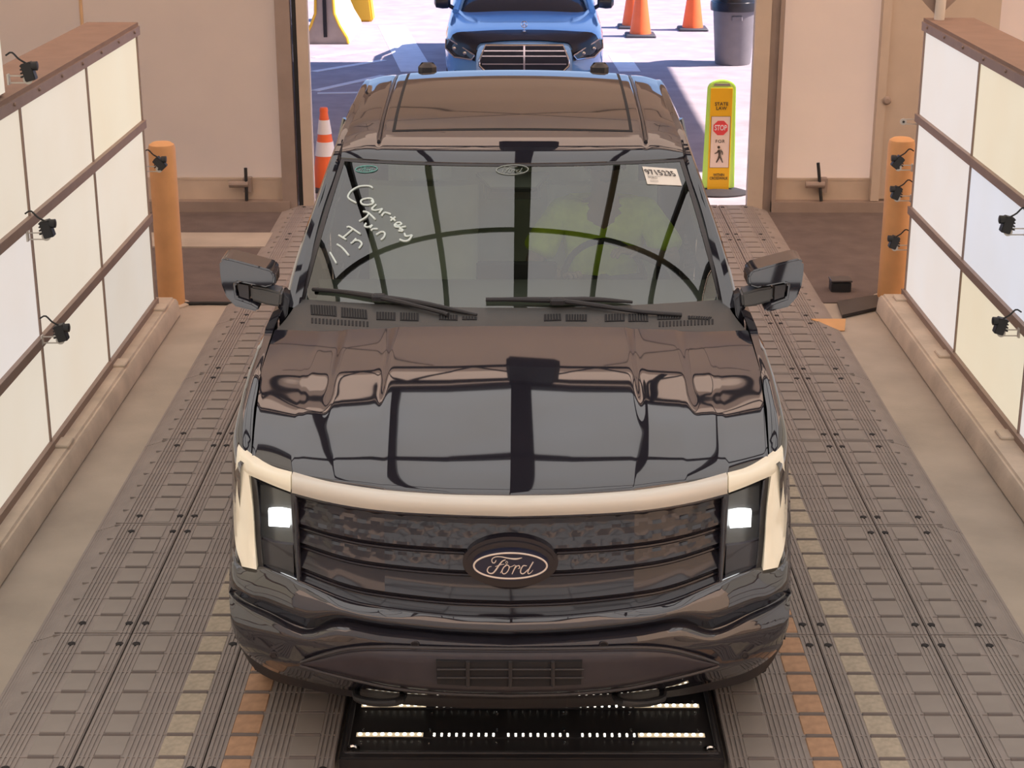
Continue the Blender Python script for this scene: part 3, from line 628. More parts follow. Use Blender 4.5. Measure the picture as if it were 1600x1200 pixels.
# hood shut band (dark nose) and star
nose = loftgrid([(CYF+.0, .56, .715, .67, .60), (CYF+.07, .75, .755, .71, .62), (CYF+.2, .87, .805, .76, .68)])
nose[:, :, 1] -= .012; nose[:, :, 2] += .006
MB().sheet(nose, (0, .01, -.01)).build('nose_band', 'cardark', car, ang=60)
MB().tube([(ccx+.035*math.cos(a_), CYF+.18, .87+.035*math.sin(a_)) for a_ in np.linspace(0, 2*PI, 20)], .0045, 6, cap=False).add([], []).tube([(ccx, CYF+.18, .80), (ccx, CYF+.18, .905)], .004, 6).tube([(ccx, CYF+.18, .87), (ccx-.03, CYF+.18, .852)], .004, 6).tube([(ccx, CYF+.18, .87), (ccx+.03, CYF+.18, .852)], .004, 6).build('hood_star', 'chrome', car)
MB().lathe([(.02, .79), (.02, .80), (.01, .806)], (ccx, CYF+.16, 0), 14).build('star_base', 'chrome', car)
for s in (-1, 1):
    hl = [(ccx+s*.56, CYF+.0, .55), (ccx+s*.60, CYF+.02, .50), (ccx+s*.80, CYF+.12, .515), (ccx+s*.905, CYF+.26, .60), (ccx+s*.90, CYF+.30, .70), (ccx+s*.85, CYF+.22, .70)]
    h = MB().prism(hl, (0, -.05, .0)).build('headlight', 'carglass', car, smooth=False)
    MB().tube([(q[0], q[1]-.055, q[2]) for q in hl+[hl[0]]], .009, 6, cap=False).build('light_outline', 'chrome', h)
    for dx, dz in ((.68, .565), (.80, .61)): MB().lathe([(.02, 0), (.02, -.01), (.01, -.014)], (ccx+s*dx, CYF+.03+(dx-.68)*.6, dz), 12, 'Y').build('lamp', 'chrome', h)
    mr = MB().lathe([(.03, -.1), (.075, -.08), (.09, 0), (.085, .07), (.04, .1)], (ccx+s*1.0, CYF+1.7, .955), 18, 'X', sx=.75, sy=.9).build('side_mirror', 'carglass', car)
    MB().tube([(ccx+s*.86, CYF+1.7, .88), (ccx+s*.95, CYF+1.7, .93)], .025, 8).build('mirror_stalk', 'cardark', car)
    for yy in (CYF+.85, CYF+4.0):
        w = MB().lathe([(.2, -.11), (.33, -.11), (.345, -.09), (.345, .09), (.33, .11), (.2, .11)], (ccx+s*.8, yy, .345), 28, 'X').build('wheel', 'rubber', car)
        MB().lathe([(.02, -.02), (.2, -.01), (.21, .02)], (ccx+s*.9, yy, .345), 20, 'X').build('rim', 'alloy', w)
    MB().prism([(ccx+s*.6, CYF+.03, .24), (ccx+s*.82, CYF+.12, .26), (ccx+s*.80, CYF+.12, .36), (ccx+s*.6, CYF+.03, .33)], (0, -.04, 0)).build('air_inlet', 'cardark', car, smooth=False)
MB().box((ccx, CYF+2.6, .22), (1.7, 4.6, .1)).build('underbody', 'cardark', car, smooth=False)
# ================================================================== PICKUP TRUCK
XC, Y0 = -.031, 5.10
TZ = .052                                              # tyres stand on the mats
truck = empty('pickup_truck', (XC, Y0+2.9, TZ), 'glossy black crew-cab pickup with full-width light bar on the rubber mats', 'pickup truck')
def mir(G): G = np.array(G, float).copy(); G[..., 0] = 2*XC-G[..., 0]; return G
def smooth_(a, b, x): t = min(1, max(0, (x-a)/(b-a))); return t*t*(3-2*t)
def ip(x, xs, ys): return float(np.interp(x, xs, ys))
PX = [0, .2, .414, .59, .74, .888, .965, 1.0, 1.05]; PY_ = [0, .01, .047, .113, .192, .316, .451, .60, .9]
P2 = [0, .01, .042, .092, .150, .225, .285, .38, .6]
QZ = [.20, .28, .32, .40, .50, .60, .68, .72, .95, 1.12, 1.16]; QO = [.20, .16, .129, .05, -.03, -.045, -.038, -.028, .01, .056, .075]
def F(x, z):
    a = abs(x); k = min(1, max(0, (z-.62)/.25)); return ip(z, QZ, QO) + k*ip(a, PX, PY_) + (1-k)*ip(a, PX, P2)
def onF(px_, py_, proud=0, cx=False):
    Y = Y0+.1
    for _ in range(25):
        p = at(px_, py_, Y=Y); Y = .5*Y+.5*(Y0+F(p[0]-XC, p[2])-proud)
    p = at(px_, py_, Y=Y)
    if cx: p[0] = XC
    return p
def patch(top, bot, nu, nv, proud=None, centre=False):
    A, B = crv(top, nu), crv(bot, nu); G = np.zeros((nu, nv, 3))
    for i in range(nu):
        for j in range(nv):
            u, v = i/(nu-1), j/(nv-1); q = A[i]*(1-v)+B[i]*v
            G[i, j] = onF(q[0], q[1], proud(u, v) if callable(proud) else (proud or 0), centre and i == 0)
    return G
def both(G): return np.vstack([mir(G)[::-1], np.array(G)[1:]])
BACK = (0, .03, 0)
# ---- light bar and running lights
G = patch([(797.5, 778), (700, 776), (600, 769), (520, 757), (456, 743)], [(797.5, 807), (700, 804), (600, 798), (520, 786), (456, 770)], 26, 9, lambda u, v: .012+.022*math.sin(PI*min(1, v*1.05))**.7, True)
MB().sheet(both(G), (0, .05, 0)).build('light_bar', 'lightbar', truck, ang=50)
for f_ in (lambda g: g, mir):
    m = MB()
    Ga = patch([(454, 743), (425, 735), (397, 722), (380, 709), (371, 699)], [(454, 769), (428, 759), (400, 747), (386, 742), (367, 744)], 18, 7, lambda u, v: .012+.02*math.sin(PI*v)**.7)
    Gb = patch([(368, 727), (364.5, 790), (368, 850), (378, 885)], [(387, 730), (394.5, 790), (398, 850), (401, 890)], 18, 7, lambda u, v: .012+.016*math.sin(PI*v)**.7)
    m.sheet(f_(Ga), (0, .05, 0)); m.sheet(f_(Gb), (0, .05, 0)); m.build('running_light', 'drl', truck, ang=50)
    # headlight: reflector housing, glowing projector, clear lens, dark divider
    Gh = patch([(399, 750), (425, 761), (454, 772)], [(402, 886), (430, 897), (464, 908)], 8, 12, -.055)
    hl = MB().sheet(f_(Gh), (0, .03, 0)).build('headlight', 'lamp_house', truck)
    Gl = patch([(407, 757), (425, 763), (452, 774)], [(408, 878), (430, 892), (459, 903)], 8, 12, .004)
    Gl = f_(Gl); MB().add(list(Gl.reshape(-1, 3)), [(i*12+j, (i+1)*12+j, (i+1)*12+j+1, i*12+j+1) for i in range(7) for j in range(11)]).build('lens', 'lens', hl)
    Gp = patch([(419, 797), (436, 796), (453, 799)], [(420, 822), (436, 823), (452, 824)], 6, 6, -.03)
    MB().sheet(f_(Gp), (0, .02, 0)).build('projector', 'lamp_glow', hl)
    Gq = patch([(410, 842), (430, 848), (458, 852)], [(406, 880), (430, 894), (460, 905)], 8, 6, -.035)
    MB().sheet(f_(Gq), (0, .02, 0)).build('lower_reflector', 'skid', hl)
    Gr = patch([(392, 745), (396, 790), (400, 850), (404, 889)], [(401, 750), (405, 790), (408, 850), (412, 889)], 14, 3, -.01)
    MB().sheet(f_(Gr), (0, .05, 0)).build('divider', 'gloss', hl)
    Gs = patch([(454, 771), (458, 840), (464, 909)], [(461, 772), (466, 840), (471, 912)], 12, 3, .006)
    MB().sheet(f_(Gs), (0, .05, 0)).build('divider', 'gloss', hl)
# ---- grille: stepped bands with faceted relief
def gp_(u, v):
    b = [0, .34, .57, .84, 1.0]
    for k in range(4):
        if v <= b[k+1]+1e-6: t = (v-b[k])/(b[k+1]-b[k]); return -.028+.030*t**1.6
    return 0
GT = [(797.5, 808), (700, 805), (600, 799), (520, 787), (462, 773)]; GB = [(797.5, 967), (700, 963), (600, 951), (540, 938), (468, 909)]
G = patch(GT, GB, 49, 29, gp_, True)
rg = random.Random(3)
Gf = G.copy()
for i in range(0, 49):
    for j in range(1, 28):
        v = j/28; u = i/48
        amp = (.009 if (.03 < v < .30 or .38 < v < .5) else 0)*(.25+.75*u)
        Gf[i, j, 1] -= amp*abs(((i/6+(j//4)*.5) % 1)-.5)*2*abs(((j/4) % 1)-.5)*2
Gf[0, :, 0] = XC
grille = MB().sheet(both(Gf), (0, .03, 0)).build('grille', 'gloss', truck, smooth=True, ang=9)
for b_ in (.34, .57, .84):
    pts = [G[i, min(28, int(round(b_*28)))]+np.array([0, -.006, 0]) for i in range(49)]; pts = [2*np.array([XC, 0, 0])*np.array([1, 0, 0])+p*np.array([-1, 1, 1]) for p in pts[::-1]]+pts[1:]
    MB().tube(pts, .0065, 8).build('grille_rib', 'gloss', grille)
fr = patch(GT, GB, 49, 29, .004, True)
ed = list(fr[:, 0])+list(fr[-1, 1:])+list(fr[::-1, -1][1:]); edm = [mir(p) for p in ed[::-1]]
MB().tube(list(ed), .008, 8).tube(list(mir(np.array(ed))), .008, 8).build('grille_frame', 'gloss', grille)
# ---- oval badge with script
ec = onF(797.5, 885, .03, True); lean = Matrix.Rotation(-math.atan(.16), 4, 'X')
KX = .00236*1.0                                       # metres per photo pixel across at the badge
def badge_pt(px_, py_, d=0):                          # px on the badge -> point on the tilted badge plane
    p = at(px_, py_, Y=ec[1]-d); p[1] += (p[2]-ec[2])*.16; return p
def oval(cx, cy, rx, ry, d, n=48): return [badge_pt(cx+rx*math.cos(a), cy+ry*math.sin(a), d) for a in np.linspace(0, 2*PI, n, endpoint=False)]
MB().prism(oval(797.5, 881, 75, 37, .0), (0, .06, 0)).build('badge_bezel', 'gloss', truck, bevel=.012)
tag(MB().prism(oval(797.5, 884.5, 60.5, 22.5, .022), (0, .04, 0)).build('badge', 'navy', truck, bevel=.003), 'dark blue oval badge with white script')
bo = [o for o in truck.children if o.name.startswith('badge') and not o.name.startswith('badge_b')][0]
MB().tube(oval(797.5, 884.5, 57.2, 18.6, .024)+[oval(797.5, 884.5, 57.2, 18.6, .024)[0]], .0030, 8, cap=False).build('badge_ring', 'silver_ink', bo)
SCRIPT = [  # strokes in the 1600x720 close-up of the badge, with widths
    ([(600, 290), (585, 320), (555, 318), (548, 280), (590, 252), (660, 250), (760, 268), (850, 275), (925, 262)], [10, 12, 12, 12, 12, 12, 16, 20, 8]),
    ([(720, 285), (680, 300), (640, 345), (600, 400), (560, 440), (515, 440), (490, 410), (510, 370), (545, 362)], [8, 14, 18, 18, 16, 14, 14, 12, 6]),
    ([(590, 365), (650, 345), (705, 335)], [6, 9, 6]), ([(735, 300), (748, 318), (732, 330), (720, 315), (735, 300)], [6]*5),
    ([(735, 345), (695, 375), (675, 420), (690, 448), (725, 440), (755, 405), (765, 365), (740, 345), (725, 352)], [12]*9),
    ([(655, 440), (690, 380), (730, 340)], [6, 9, 8]), ([(765, 370), (800, 362), (835, 345)], [7, 8, 7]),
    ([(850, 350), (825, 400), (800, 452)], [12, 14, 10]), ([(825, 400), (860, 360), (890, 355), (895, 380), (875, 388)], [8, 10, 12, 11, 6]),
    ([(985, 355), (940, 355), (910, 400), (910, 438), (945, 445), (1005, 395)], [9, 13, 14, 14, 13, 10]),
    ([(1065, 310), (1030, 365), (1000, 420), (1005, 448), (1035, 435), (1062, 405)], [15, 14, 13, 11, 8, 5])]
def script(cx, cy, k, d, m, parent, name, plane):
    mb = MB()
    for pts, wd in SCRIPT:
        P = crv([(cx+(a-780)/8*k, cy+(b-355)/8*k, w_*.5) for (a, b), w_ in zip(pts, wd)], 26)
        mb.tube([plane(q[0], q[1], d) for q in P], [max(.0008, q[2]/8*k*.00228) for q in P], 6)
    return mb.build(name, m, parent)
script(797.5, 884.5, 1.0, .0245, 'silver_ink', bo, 'badge_script', badge_pt)
# ---- fascia under lamps, bumper, skid plate
G = patch([(797.5, 967), (700, 963), (600, 951), (540, 938), (468, 909), (412, 889), (392, 894), (372, 882), (363, 856)], [(797.5, 1003), (700, 998), (600, 988), (530, 977), (478, 988), (420, 962), (385, 945), (366, 932), (357.5, 922)], 44, 12, lambda u, v: .012+.03*math.sin(PI*min(1, v*1.0))*(.3+.7*smooth_(.3, .6, u))-.05*max(0, v-.6)/.4*(1-.5*smooth_(.45, .75, u)), True)
MB().sheet(both(G), (0, .04, 0)).build('fascia', 'paint', truck, ang=50)
G = patch([(797.5, 997), (700, 992), (600, 982), (530, 970), (478, 983), (420, 957), (385, 941), (366, 929), (357, 919)], [(797.5, 1093), (700, 1091), (620, 1087), (545, 1078), (470, 1062), (425, 1048), (390, 1026), (372, 1004), (361, 975)], 44, 18, lambda u, v: .0+.055*math.sin(PI*.5*min(1, v/.16))-.03*max(0, v-.75)/.25, True)
bumper = MB().sheet(both(G), (0, .05, 0)).build('bumper', 'paint', truck, ang=50)
G = patch([(797.5, 1014), (700, 1013), (600, 1011), (545, 1014), (500, 1025), (470, 1035)], [(797.5, 1087), (700, 1084), (620, 1076), (560, 1064), (510, 1052), (469, 1040)], 36, 12, lambda u, v: .075-.02*abs(2*v-1)**3, True)
skid = MB().sheet(both(G), (0, .04, 0)).build('skid_plate', 'skid', bumper, ang=50)
ee = patch([(797.5, 1014), (700, 1013), (600, 1011), (545, 1014), (500, 1025), (470, 1035)], [(797.5, 1087), (700, 1084), (620, 1076), (560, 1064), (510, 1052), (469, 1040)], 36, 12, .073, True)
MB().tube(list(both(ee)[:, 0]), .006, 6).tube(list(both(ee)[:, -1]), .006, 6).build('skid_edge', 'satin', bumper)
G = patch([(797.5, 1034), (740, 1034), (681, 1033)], [(797.5, 1073), (740, 1072), (683, 1069)], 10, 5, .086, True)
ik = MB().sheet(both(G), (0, .02, 0)).build('air_intake', 'hole', bumper, smooth=False)
for pxs in ((731, 1034, 1072), (797.5, 1034, 1073), (864, 1034, 1072)):
    a, b = onF(pxs[0], pxs[1], .092), onF(pxs[0], pxs[2], .092); MB().tube([a, b], .007, 6).build('intake_bar', 'trimblk', ik)
for py_ in (1046, 1059): MB().tube([onF(x, py_, .089) for x in np.linspace(683, 912, 12)], .004, 6).build('intake_bar', 'trimblk', ik)
G = patch([(797.5, 1090), (700, 1088), (620, 1084), (560, 1076)], [(797.5, 1107), (700, 1105), (620, 1100), (560, 1090)], 16, 5, .02, True)
MB().sheet(both(G), (0, .04, 0)).build('air_dam', 'trimblk', truck)
G = patch([(797.5, 1076), (650, 1076), (545, 1070), (470, 1052), (425, 1040), (390, 1018), (368, 985)], [(797.5, 1105), (650, 1098), (545, 1088), (470, 1074), (425, 1062), (395, 1042), (372, 1005)], 30, 5, -.05, True)
MB().sheet(both(G), (0, .25, .02)).build('lower_valance', 'trimblk', truck)
for x_, y_ in ((648, 1007), (428, 1023), (943.5, 1007), (1163.5, 1023)):
    c_ = onF(x_, y_, .056); MB().lathe([(.013, 0), (.015, -.004), (.0155, -.006), (.012, -.007), (.011, -.002)], c_, 16, 'Y').build('parking_sensor', 'satin', bumper)
for s in (0, 1):
    f_ = mir if s else (lambda g: np.array(g))
    hk = [f_(onF(x_, y_, .03+d_)) for x_, y_, d_ in ((556, 1082, 0), (560, 1092, .05), (590, 1098, .075), (622, 1096, .06), (630, 1088, 0))]
    MB().tube(crv(hk, 14), .014, 10).build('tow_hook', 'black_metal', truck)
# ---- hood
HFX = [0, .2, .414, .59, .74, .888]; HFO = [.066, .076, .113, .179, .258, .385]
BKX = [0, .5, .75, .945]; BKO = [1.265, 1.28, 1.315, 1.40]; BKZ = [1.341, 1.331, 1.314, 1.288]
TT = [0, .03, .10, .25, .45, .65, .85, 1]; TG = [0, .09, .20, .39, .61, .785, .92, 1]
SG_T = [0, .08, .25, .53, .76, 1]; SG_G = [0, .13, .34, .63, .82, 1]
# shut line x as function of v
def hood_pt(s, v):
    xf, xb = .895*s, .945*s; x = xf+(xb-xf)*min(1, v*1.6)
    of, ob = ip(xf, HFX, HFO), ip(xb, BKX, BKO); zf, zb = 1.128-.018*smooth_(.55, 1, s), ip(xb, BKX, BKZ)
    off = of+(ob-of)*v
    g = ip(v, TT, TG); z = zf+(zb-zf)*g
    fade = smooth_(.30, .52, v)
    z -= fade*(.006*smooth_(.45, .475, x)+.006*smooth_(.645, .672, x))
    z += fade*.006*smooth_(.72, .93, x)
    return (XC-x, Y0+off, z)
G = [[hood_pt(i/150, (j/50)**1.25) for j in range(51)] for i in range(151)]
# light smoothing along v so the profile has no kinks
G = np.array(G)
for _ in range(6): G[:, 1:-1, 2] = .25*G[:, :-2, 2]+.5*G[:, 1:-1, 2]+.25*G[:, 2:, 2]
for _ in range(2): G[1:-1, :, 2] = .25*G[:-2, :, 2]+.5*G[1:-1, :, 2]+.25*G[2:, :, 2]
G[0, :, 0] = XC
MB().sheet(both(G), (0, 0, -.02)).build('hood', 'paint', truck, ang=60)
HG = G
# ---- fenders
def zs(off): return ip(off, [.38, .45, .68, .975, 1.22, 1.40, 1.7, 1.9], [1.10, 1.114, 1.176, 1.232, 1.268, 1.288, 1.295, 1.30])
def arch(off):
    d = off-.95; r = .475
    return .40+math.sqrt(r*r-d*d) if abs(d) < r else .45
for f_ in (lambda g: np.array(g), mir):
    R_ = []
    for off in list(np.linspace(.40, .5, 4))+list(np.linspace(.54, 1.86, 34)):
        w = 1.0-.055*max(0, (.62-off)/.22)**1.4 if off < .62 else 1.0
        x0 = ip(off, [.38, .5, .74, 1.06, 1.5, 1.9], [.898, .912, .935, .948, .95, .95]); z0 = zs(off); zb = max(.46, arch(off)) if off > .475 else .70
        w += .012*math.exp(-((off-.95)/.4)**2)
        pts = [(x0, z0), (x0+(w-x0)*.42, z0+.006), (x0+(w-x0)*.8, z0-.018), (w-.006, z0-.07), (w, z0-.16), (w-.004, z0-.16-(z0-.16-zb)*.5), (w+.0, zb)]
        c_ = crv(pts, 22); R_.append([(XC-q[0], Y0+off, q[1]) for q in c_])
    MB().sheet(f_(R_), (0, 0, -.012) if 0 else f_(np.zeros((1, 1, 3)))*0+np.array([0, .012, -.008])).build('fender', 'paint', truck, ang=50)
    # corner strip between running light and fender
    Gc = patch([(363, 745), (360, 800), (359, 850), (358, 920)], [(367.5, 745), (367, 800), (371, 850), (376, 925)], 18, 4, .002)
    MB().sheet(f_(Gc), (0, .06, 0)).build('corner_panel', 'paint', truck)
    Gd = [[(XC-(.93+.07*k), Y0+.95+.50*math.cos(a), .40+.47*math.sin(a)) for k in (0, 1)] for a in np.linspace(0, PI, 18)]
    MB().sheet(f_([[(p[0]+.25 if k == 0 else p[0], p[1], p[2]) for k, p in enumerate(r)] for r in Gd]), (0, 0, .012)).build('wheel_liner', 'trimblk', truck)
# ---- windshield and cowl
def ws_pt(s, v, d=0):                                   # s -1..1, v 0 bottom .. 1 top
    xb, xt = .895*s, .765*s; a = abs(s)
    ob, zb = 1.475+.29*a**2.1, 1.342-.052*a**2; ot, zt = 2.225+.20*a**2, 1.785-.018*a**2
    x = xb+(xt-xb)*v; o = ob+(ot-ob)*v; z = zb+(zt-zb)*v
    bl = .022*math.sin(PI*v); return (XC+x, Y0+o-.7*bl-.7*d, z+.75*bl+.7*d)
WS = np.array([[ws_pt(i/20-1, j/24) for j in range(25)] for i in range(41)])
def skin1(G): G = np.array(G, float); nu, nv = G.shape[:2]; return MB().add(list(G.reshape(-1, 3)), [(i*nv+j, (i+1)*nv+j, (i+1)*nv+j+1, i*nv+j+1) for i in range(nu-1) for j in range(nv-1)])   # clear pane: one smooth skin
wsh = skin1(WS).build('windshield', 'wind', truck, ang=60)
bv = BVHTree.FromPolygons([Vector(p) for p in WS.reshape(-1, 3)], [(i*25+j, (i+1)*25+j, (i+1)*25+j+1, i*25+j+1) for i in range(40) for j in range(24)])
def onW(px_, py_, d=.003):
    r = Vector(ray(px_, py_)).normalized(); h = bv.ray_cast(Vector(_C), r)
    if h[0] is None: h = cbv.ray_cast(Vector(_C), r)
    if h[0] is None: q = bv.find_nearest(Vector(at(px_, py_, Y=Y0+1.7))); return np.array(q[0])
    return np.array(h[0]-r*d*1.5)
fritm = MB()
top = np.array([[ws_pt(i/20-1, v, .002) for v in (.982, 1.0)] for i in range(41)]); fritm.sheet(top, (0, .001, -.001))
for s in (-1, 1): fritm.sheet(np.array([[ws_pt(s*a, j/20, .002) for a in (.975, 1.0)] for j in range(21)]), (0, .001, -.001))
fritm.build('frit_band', 'satin', wsh)
CW = []
for i in range(41):
    s = i/20-1; a = abs(s); x = .945*a
    hb = np.array([XC+.945*s, Y0+ip(x, BKX, BKO)+.004, ip(x, BKX, BKZ)-.012]); wbp = np.array(ws_pt(s, .02)); wbp = wbp+np.array([0, .02, .004])
    CW.append([hb*(1-t)+wbp*t+np.array([0, 0, -.012*math.sin(PI*t)]) for t in np.linspace(0, 1, 6)])
CWa = np.array(CW)
cowl = MB().sheet(CWa, (0, 0, -.02)).build('cowl', 'cowl', truck)
cbv = BVHTree.FromPolygons([Vector(p) for p in CWa.reshape(-1, 3)], [(i*6+j, (i+1)*6+j, (i+1)*6+j+1, i*6+j+1) for i in range(40) for j in range(5)])
def onC(px_, py_, d=.002):
    r = Vector(ray(px_, py_)).normalized(); h = cbv.ray_cast(Vector(_C), r)
    if h[0] is None: h = cbv.find_nearest(Vector(at(px_, py_, Y=Y0+1.55)))
    return np.array(h[0])+np.array([0, -d*.3, d])
for quad in ([(485, 477), (525, 479), (526, 495), (486, 492)], [(533, 481), (573, 485), (574, 499), (533, 496)], [(588, 488), (618, 489), (618, 501), (588, 500)], [(625, 489), (654, 490), (654, 502), (625, 501)], [(686, 492), (715, 493), (715, 501), (686, 500)], [(722, 495), (745, 496), (745, 500), (722, 500)],
             [(850, 492), (876, 491), (877, 501), (850, 502)], [(884, 492), (917, 492), (917, 502), (884, 502)], [(945, 492), (976, 491), (976, 502), (945, 503)], [(982, 491), (1012, 491), (1013, 503), (982, 503)], [(1027, 493), (1065, 494), (1063, 499), (1027, 500)], [(1075, 494), (1112, 496), (1108, 500), (1075, 499)]):
    q = [onC(*p, .003) for p in quad]; g = MB().prism(q, (0, 0, -.004)).build('vent', 'hole', cowl, smooth=False)
    n = max(3, int((quad[1][0]-quad[0][0])/4)); sl = MB()
    for k in range(1, n):
        t = k/n; a = q[0]*(1-t)+q[1]*t; b = q[3]*(1-t)+q[2]*t; sl.tube([a+np.array([0, 0, .002]), b+np.array([0, 0, .002])], .0016, 5)
    sl.build('vent_slats', 'cowl', g)
for x0, x1, y0_, y1_ in ((485, 577, 497, 503), (1028, 1116, 503, 499)):
    for k in range(16):
        t = (k+.5)/16; xx = x0+(x1-x0)*t; yy = y0_+(y1_-y0_)*t; w_ = (x1-x0)/16*.28
        MB().prism([onC(xx-w_, yy, .002), onC(xx+w_, yy, .002), onC(xx+w_, yy+8, .002), onC(xx-w_, yy+8, .002)], (0, 0, -.003)).build('slot', 'hole', cowl, smooth=False)
# wipers
def wiper(blade, arm, joint, nm):
    root_ = MB(); B = crv([onW(x, y, .012) for x, y in blade], 16)
    bl = MB().tube(B, [.006+.007*math.sin(PI*min(1, max(.15, t))) for t in np.linspace(0, 1, 16)], 8).build(nm, 'trimblk', truck)
    MB().tube(crv([onW(x, y, .022) for x, y in arm], 14), [.011]*6+[.009]*8, 8).build('arm', 'trimblk', bl)
    MB().rbox(onW(joint[0], joint[1], .02), (.06, .04, .025), .008).build('joint', 'trimblk', bl)
wiper([(489, 452), (535, 456), (590, 464), (660, 474), (745, 492)], [(588, 464), (630, 473), (690, 488), (700, 492)], (592, 464), 'wiper')
wiper([(759, 468), (815, 468), (870, 469), (930, 468), (988, 472)], [(868, 469), (930, 477), (1000, 487), (1065, 492)], (871, 470), 'wiper')
# ---- roof, pillars
RO = [2.225, 2.26, 2.32, 2.42, 2.52, 2.7, 2.95, 3.25, 3.5, 3.7, 3.85, 3.93]; RZ = [1.790, 1.810, 1.833, 1.860, 1.882, 1.911, 1.938, 1.960, 1.970, 1.970, 1.950, 1.905]
def roof_pt(x, off):
    zc_ = ip(off, RO, RZ); a = abs(x); o = off; k = max(0, (2.75-off)/.525); k = k*k
    z = zc_-(1-k)*(.030*(a/.7)**2+(.6*(a-.66)**1.5 if a > .66 else 0))-k*.016*(a/.765)**2
    if off < 2.75: o = off+.20*(a/.765)**2*(2.75-off)/.525
    z -= .014*math.exp(-((a-.60)/.008)**2)*smooth_(2.3, 2.5, off)
    return (XC+x, Y0+o, z)
ro = np.concatenate([np.linspace(2.225, 2.75, 20), np.linspace(2.8, 3.7, 20), np.linspace(3.73, 3.93, 8)])
xs_ = np.concatenate([np.linspace(0, .57, 20), np.linspace(.58, .62, 7), np.linspace(.635, .765, 8)]); xs_ = np.concatenate([-xs_[::-1], xs_[1:]])
MB().sheet([[roof_pt(x, o) for o in ro] for x in xs_], (0, 0, -.02)).build('roof', 'paint', truck, ang=50)
def up_(p, d): return (p[0], p[1], p[2]+d)
sr = MB().sheet([[up_(roof_pt(x, o), .004) for o in np.linspace(2.53, 3.74, 20)] for x in np.linspace(-.53, .53, 31)], (0, 0, -.006)).build('sunroof', 'roofglass', truck)
MB().sheet([[up_(roof_pt(x, o), .0015) for o in np.linspace(2.515, 3.755, 20)] for x in np.linspace(-.545, .545, 31)], (0, 0, -.003)).build('sunroof_seal', 'hole', sr)
for s in (-1, 1):
    MB().tube([up_(roof_pt(s*.60, o), .006) for o in np.linspace(2.4, 3.86, 24)], .007, 8).build('roof_moulding', 'satin', truck)
    MB().rbox((XC+s*.449, Y0+3.84, 1.962), (.095, .07, .06), .022).build('roof_marker', 'satin', truck)
    # A pillar and cant rail as one swept section
    PB = [(.935, 1.72, 1.27), (.915, 1.88, 1.385), (.885, 2.05, 1.50), (.85, 2.22, 1.612), (.818, 2.37, 1.712), (.795, 2.53, 1.785), (.778, 2.74, 1.845), (.766, 3.05, 1.888), (.76, 3.4, 1.91), (.757, 3.7, 1.905), (.755, 3.9, 1.86)]
    c_ = crv([(XC+s*a, Y0+b, c) for a, b, c in PB], 44)
    m = MB(); G = []
    for i, p in enumerate(c_):
        k = min(1, i/30); wd = .050*(1-k)+.034*k; G.append([(p[0]-s*wd, p[1]-.015*(1-k), p[2]+.006), (p[0]-s*wd*.5, p[1]-.03*(1-k), p[2]+.020), (p[0], p[1]-.02*(1-k), p[2]+.020), (p[0]+s*wd*.35, p[1], p[2]+.004), (p[0]+s*wd*.42, p[1]+.02, p[2]-.04), (p[0]-s*wd*.3, p[1]+.06*(1-k)+.0, p[2]-.05), (p[0]-s*wd, p[1]-.015*(1-k), p[2]+.006)])
    m.sheet(G, (0, .001, -.001)); m.build('pillar', 'paint', truck, ang=40)
# ---- doors, bed, tailgate
def side(x, z): return x
for f_ in (lambda g: np.array(g), mir):
    for o0, o1 in ((1.87, 2.88), (2.89, 3.92)):
        G = []
        for o in np.linspace(o0, o1, 10):
            c_ = crv([(.945, 1.255), (.985, 1.22), (1.0, 1.08), (.992, .85), (.998, .62), (.96, .46)], 16); G.append([(XC-q[0], Y0+o, q[1]) for q in c_])
        d = MB().sheet(f_(G), f_(np.zeros((1, 1, 3)))*0+np.array([0, 0, -.006])).build('door', 'paint', truck)
        hz = np.array([[(XC-1.012, Y0+o1-.22, 1.10), (XC-1.012, Y0+o1-.05, 1.10)]]); MB().tube(list(f_(hz)[0]), .014, 8).build('door_handle', 'gloss', d)
        top_ = lambda o: ip(o, [1.87, 2.2, 2.45, 3.0, 3.7, 3.92], [1.36, 1.64, 1.78, 1.85, 1.86, 1.80])
        xt = lambda o: ip(o, [1.87, 2.2, 2.45, 3.0, 3.92], [.915, .835, .79, .765, .755])
        gw = [[(XC-(.935*(1-t)+xt(o)*t), Y0+o, 1.26+(top_(o)-1.26)*t) for t in np.linspace(0, 1, 6)] for o in np.linspace(o0+.03, o1-.04, 10)]
        skin1(f_(gw)).build('side_window', 'sideglass', d)
    MB().tube(list(f_(np.array([(XC-.93, Y0+2.88, 1.25), (XC-.77, Y0+2.9, 1.86)]))), .035, 8).build('door_pillar', 'paint', truck)
    MB().sheet(f_([[(XC-x, Y0+o, z) for x, z in ((.93, 1.25), (.85, 1.55), (.745, 1.85))] for o in (3.88, 3.96)]), (0, .01, 0)).build('rear_pillar', 'paint', truck)
    MB().sheet(f_([[(XC-x, Y0+o, z) for x, z in ((.90, 1.33), (.97, 1.33), (1.0, 1.2), (1.0, .9), (.97, max(.5, arch(o-3.70)+.0) if abs(o-4.65) < .475 else .5))] for o in np.linspace(3.97, 5.85, 30)]), (0, .0, -.01)).build('bed_side', 'paint', truck)
    MB().sheet(f_([[(XC-.98, Y0+o, z) for z in (.40, .46)] for o in np.linspace(1.5, 4.1, 4)]), f_(np.zeros((1, 1, 3)))*0+np.array([0, 0, -.03])).build('side_sill', 'trimblk', truck)
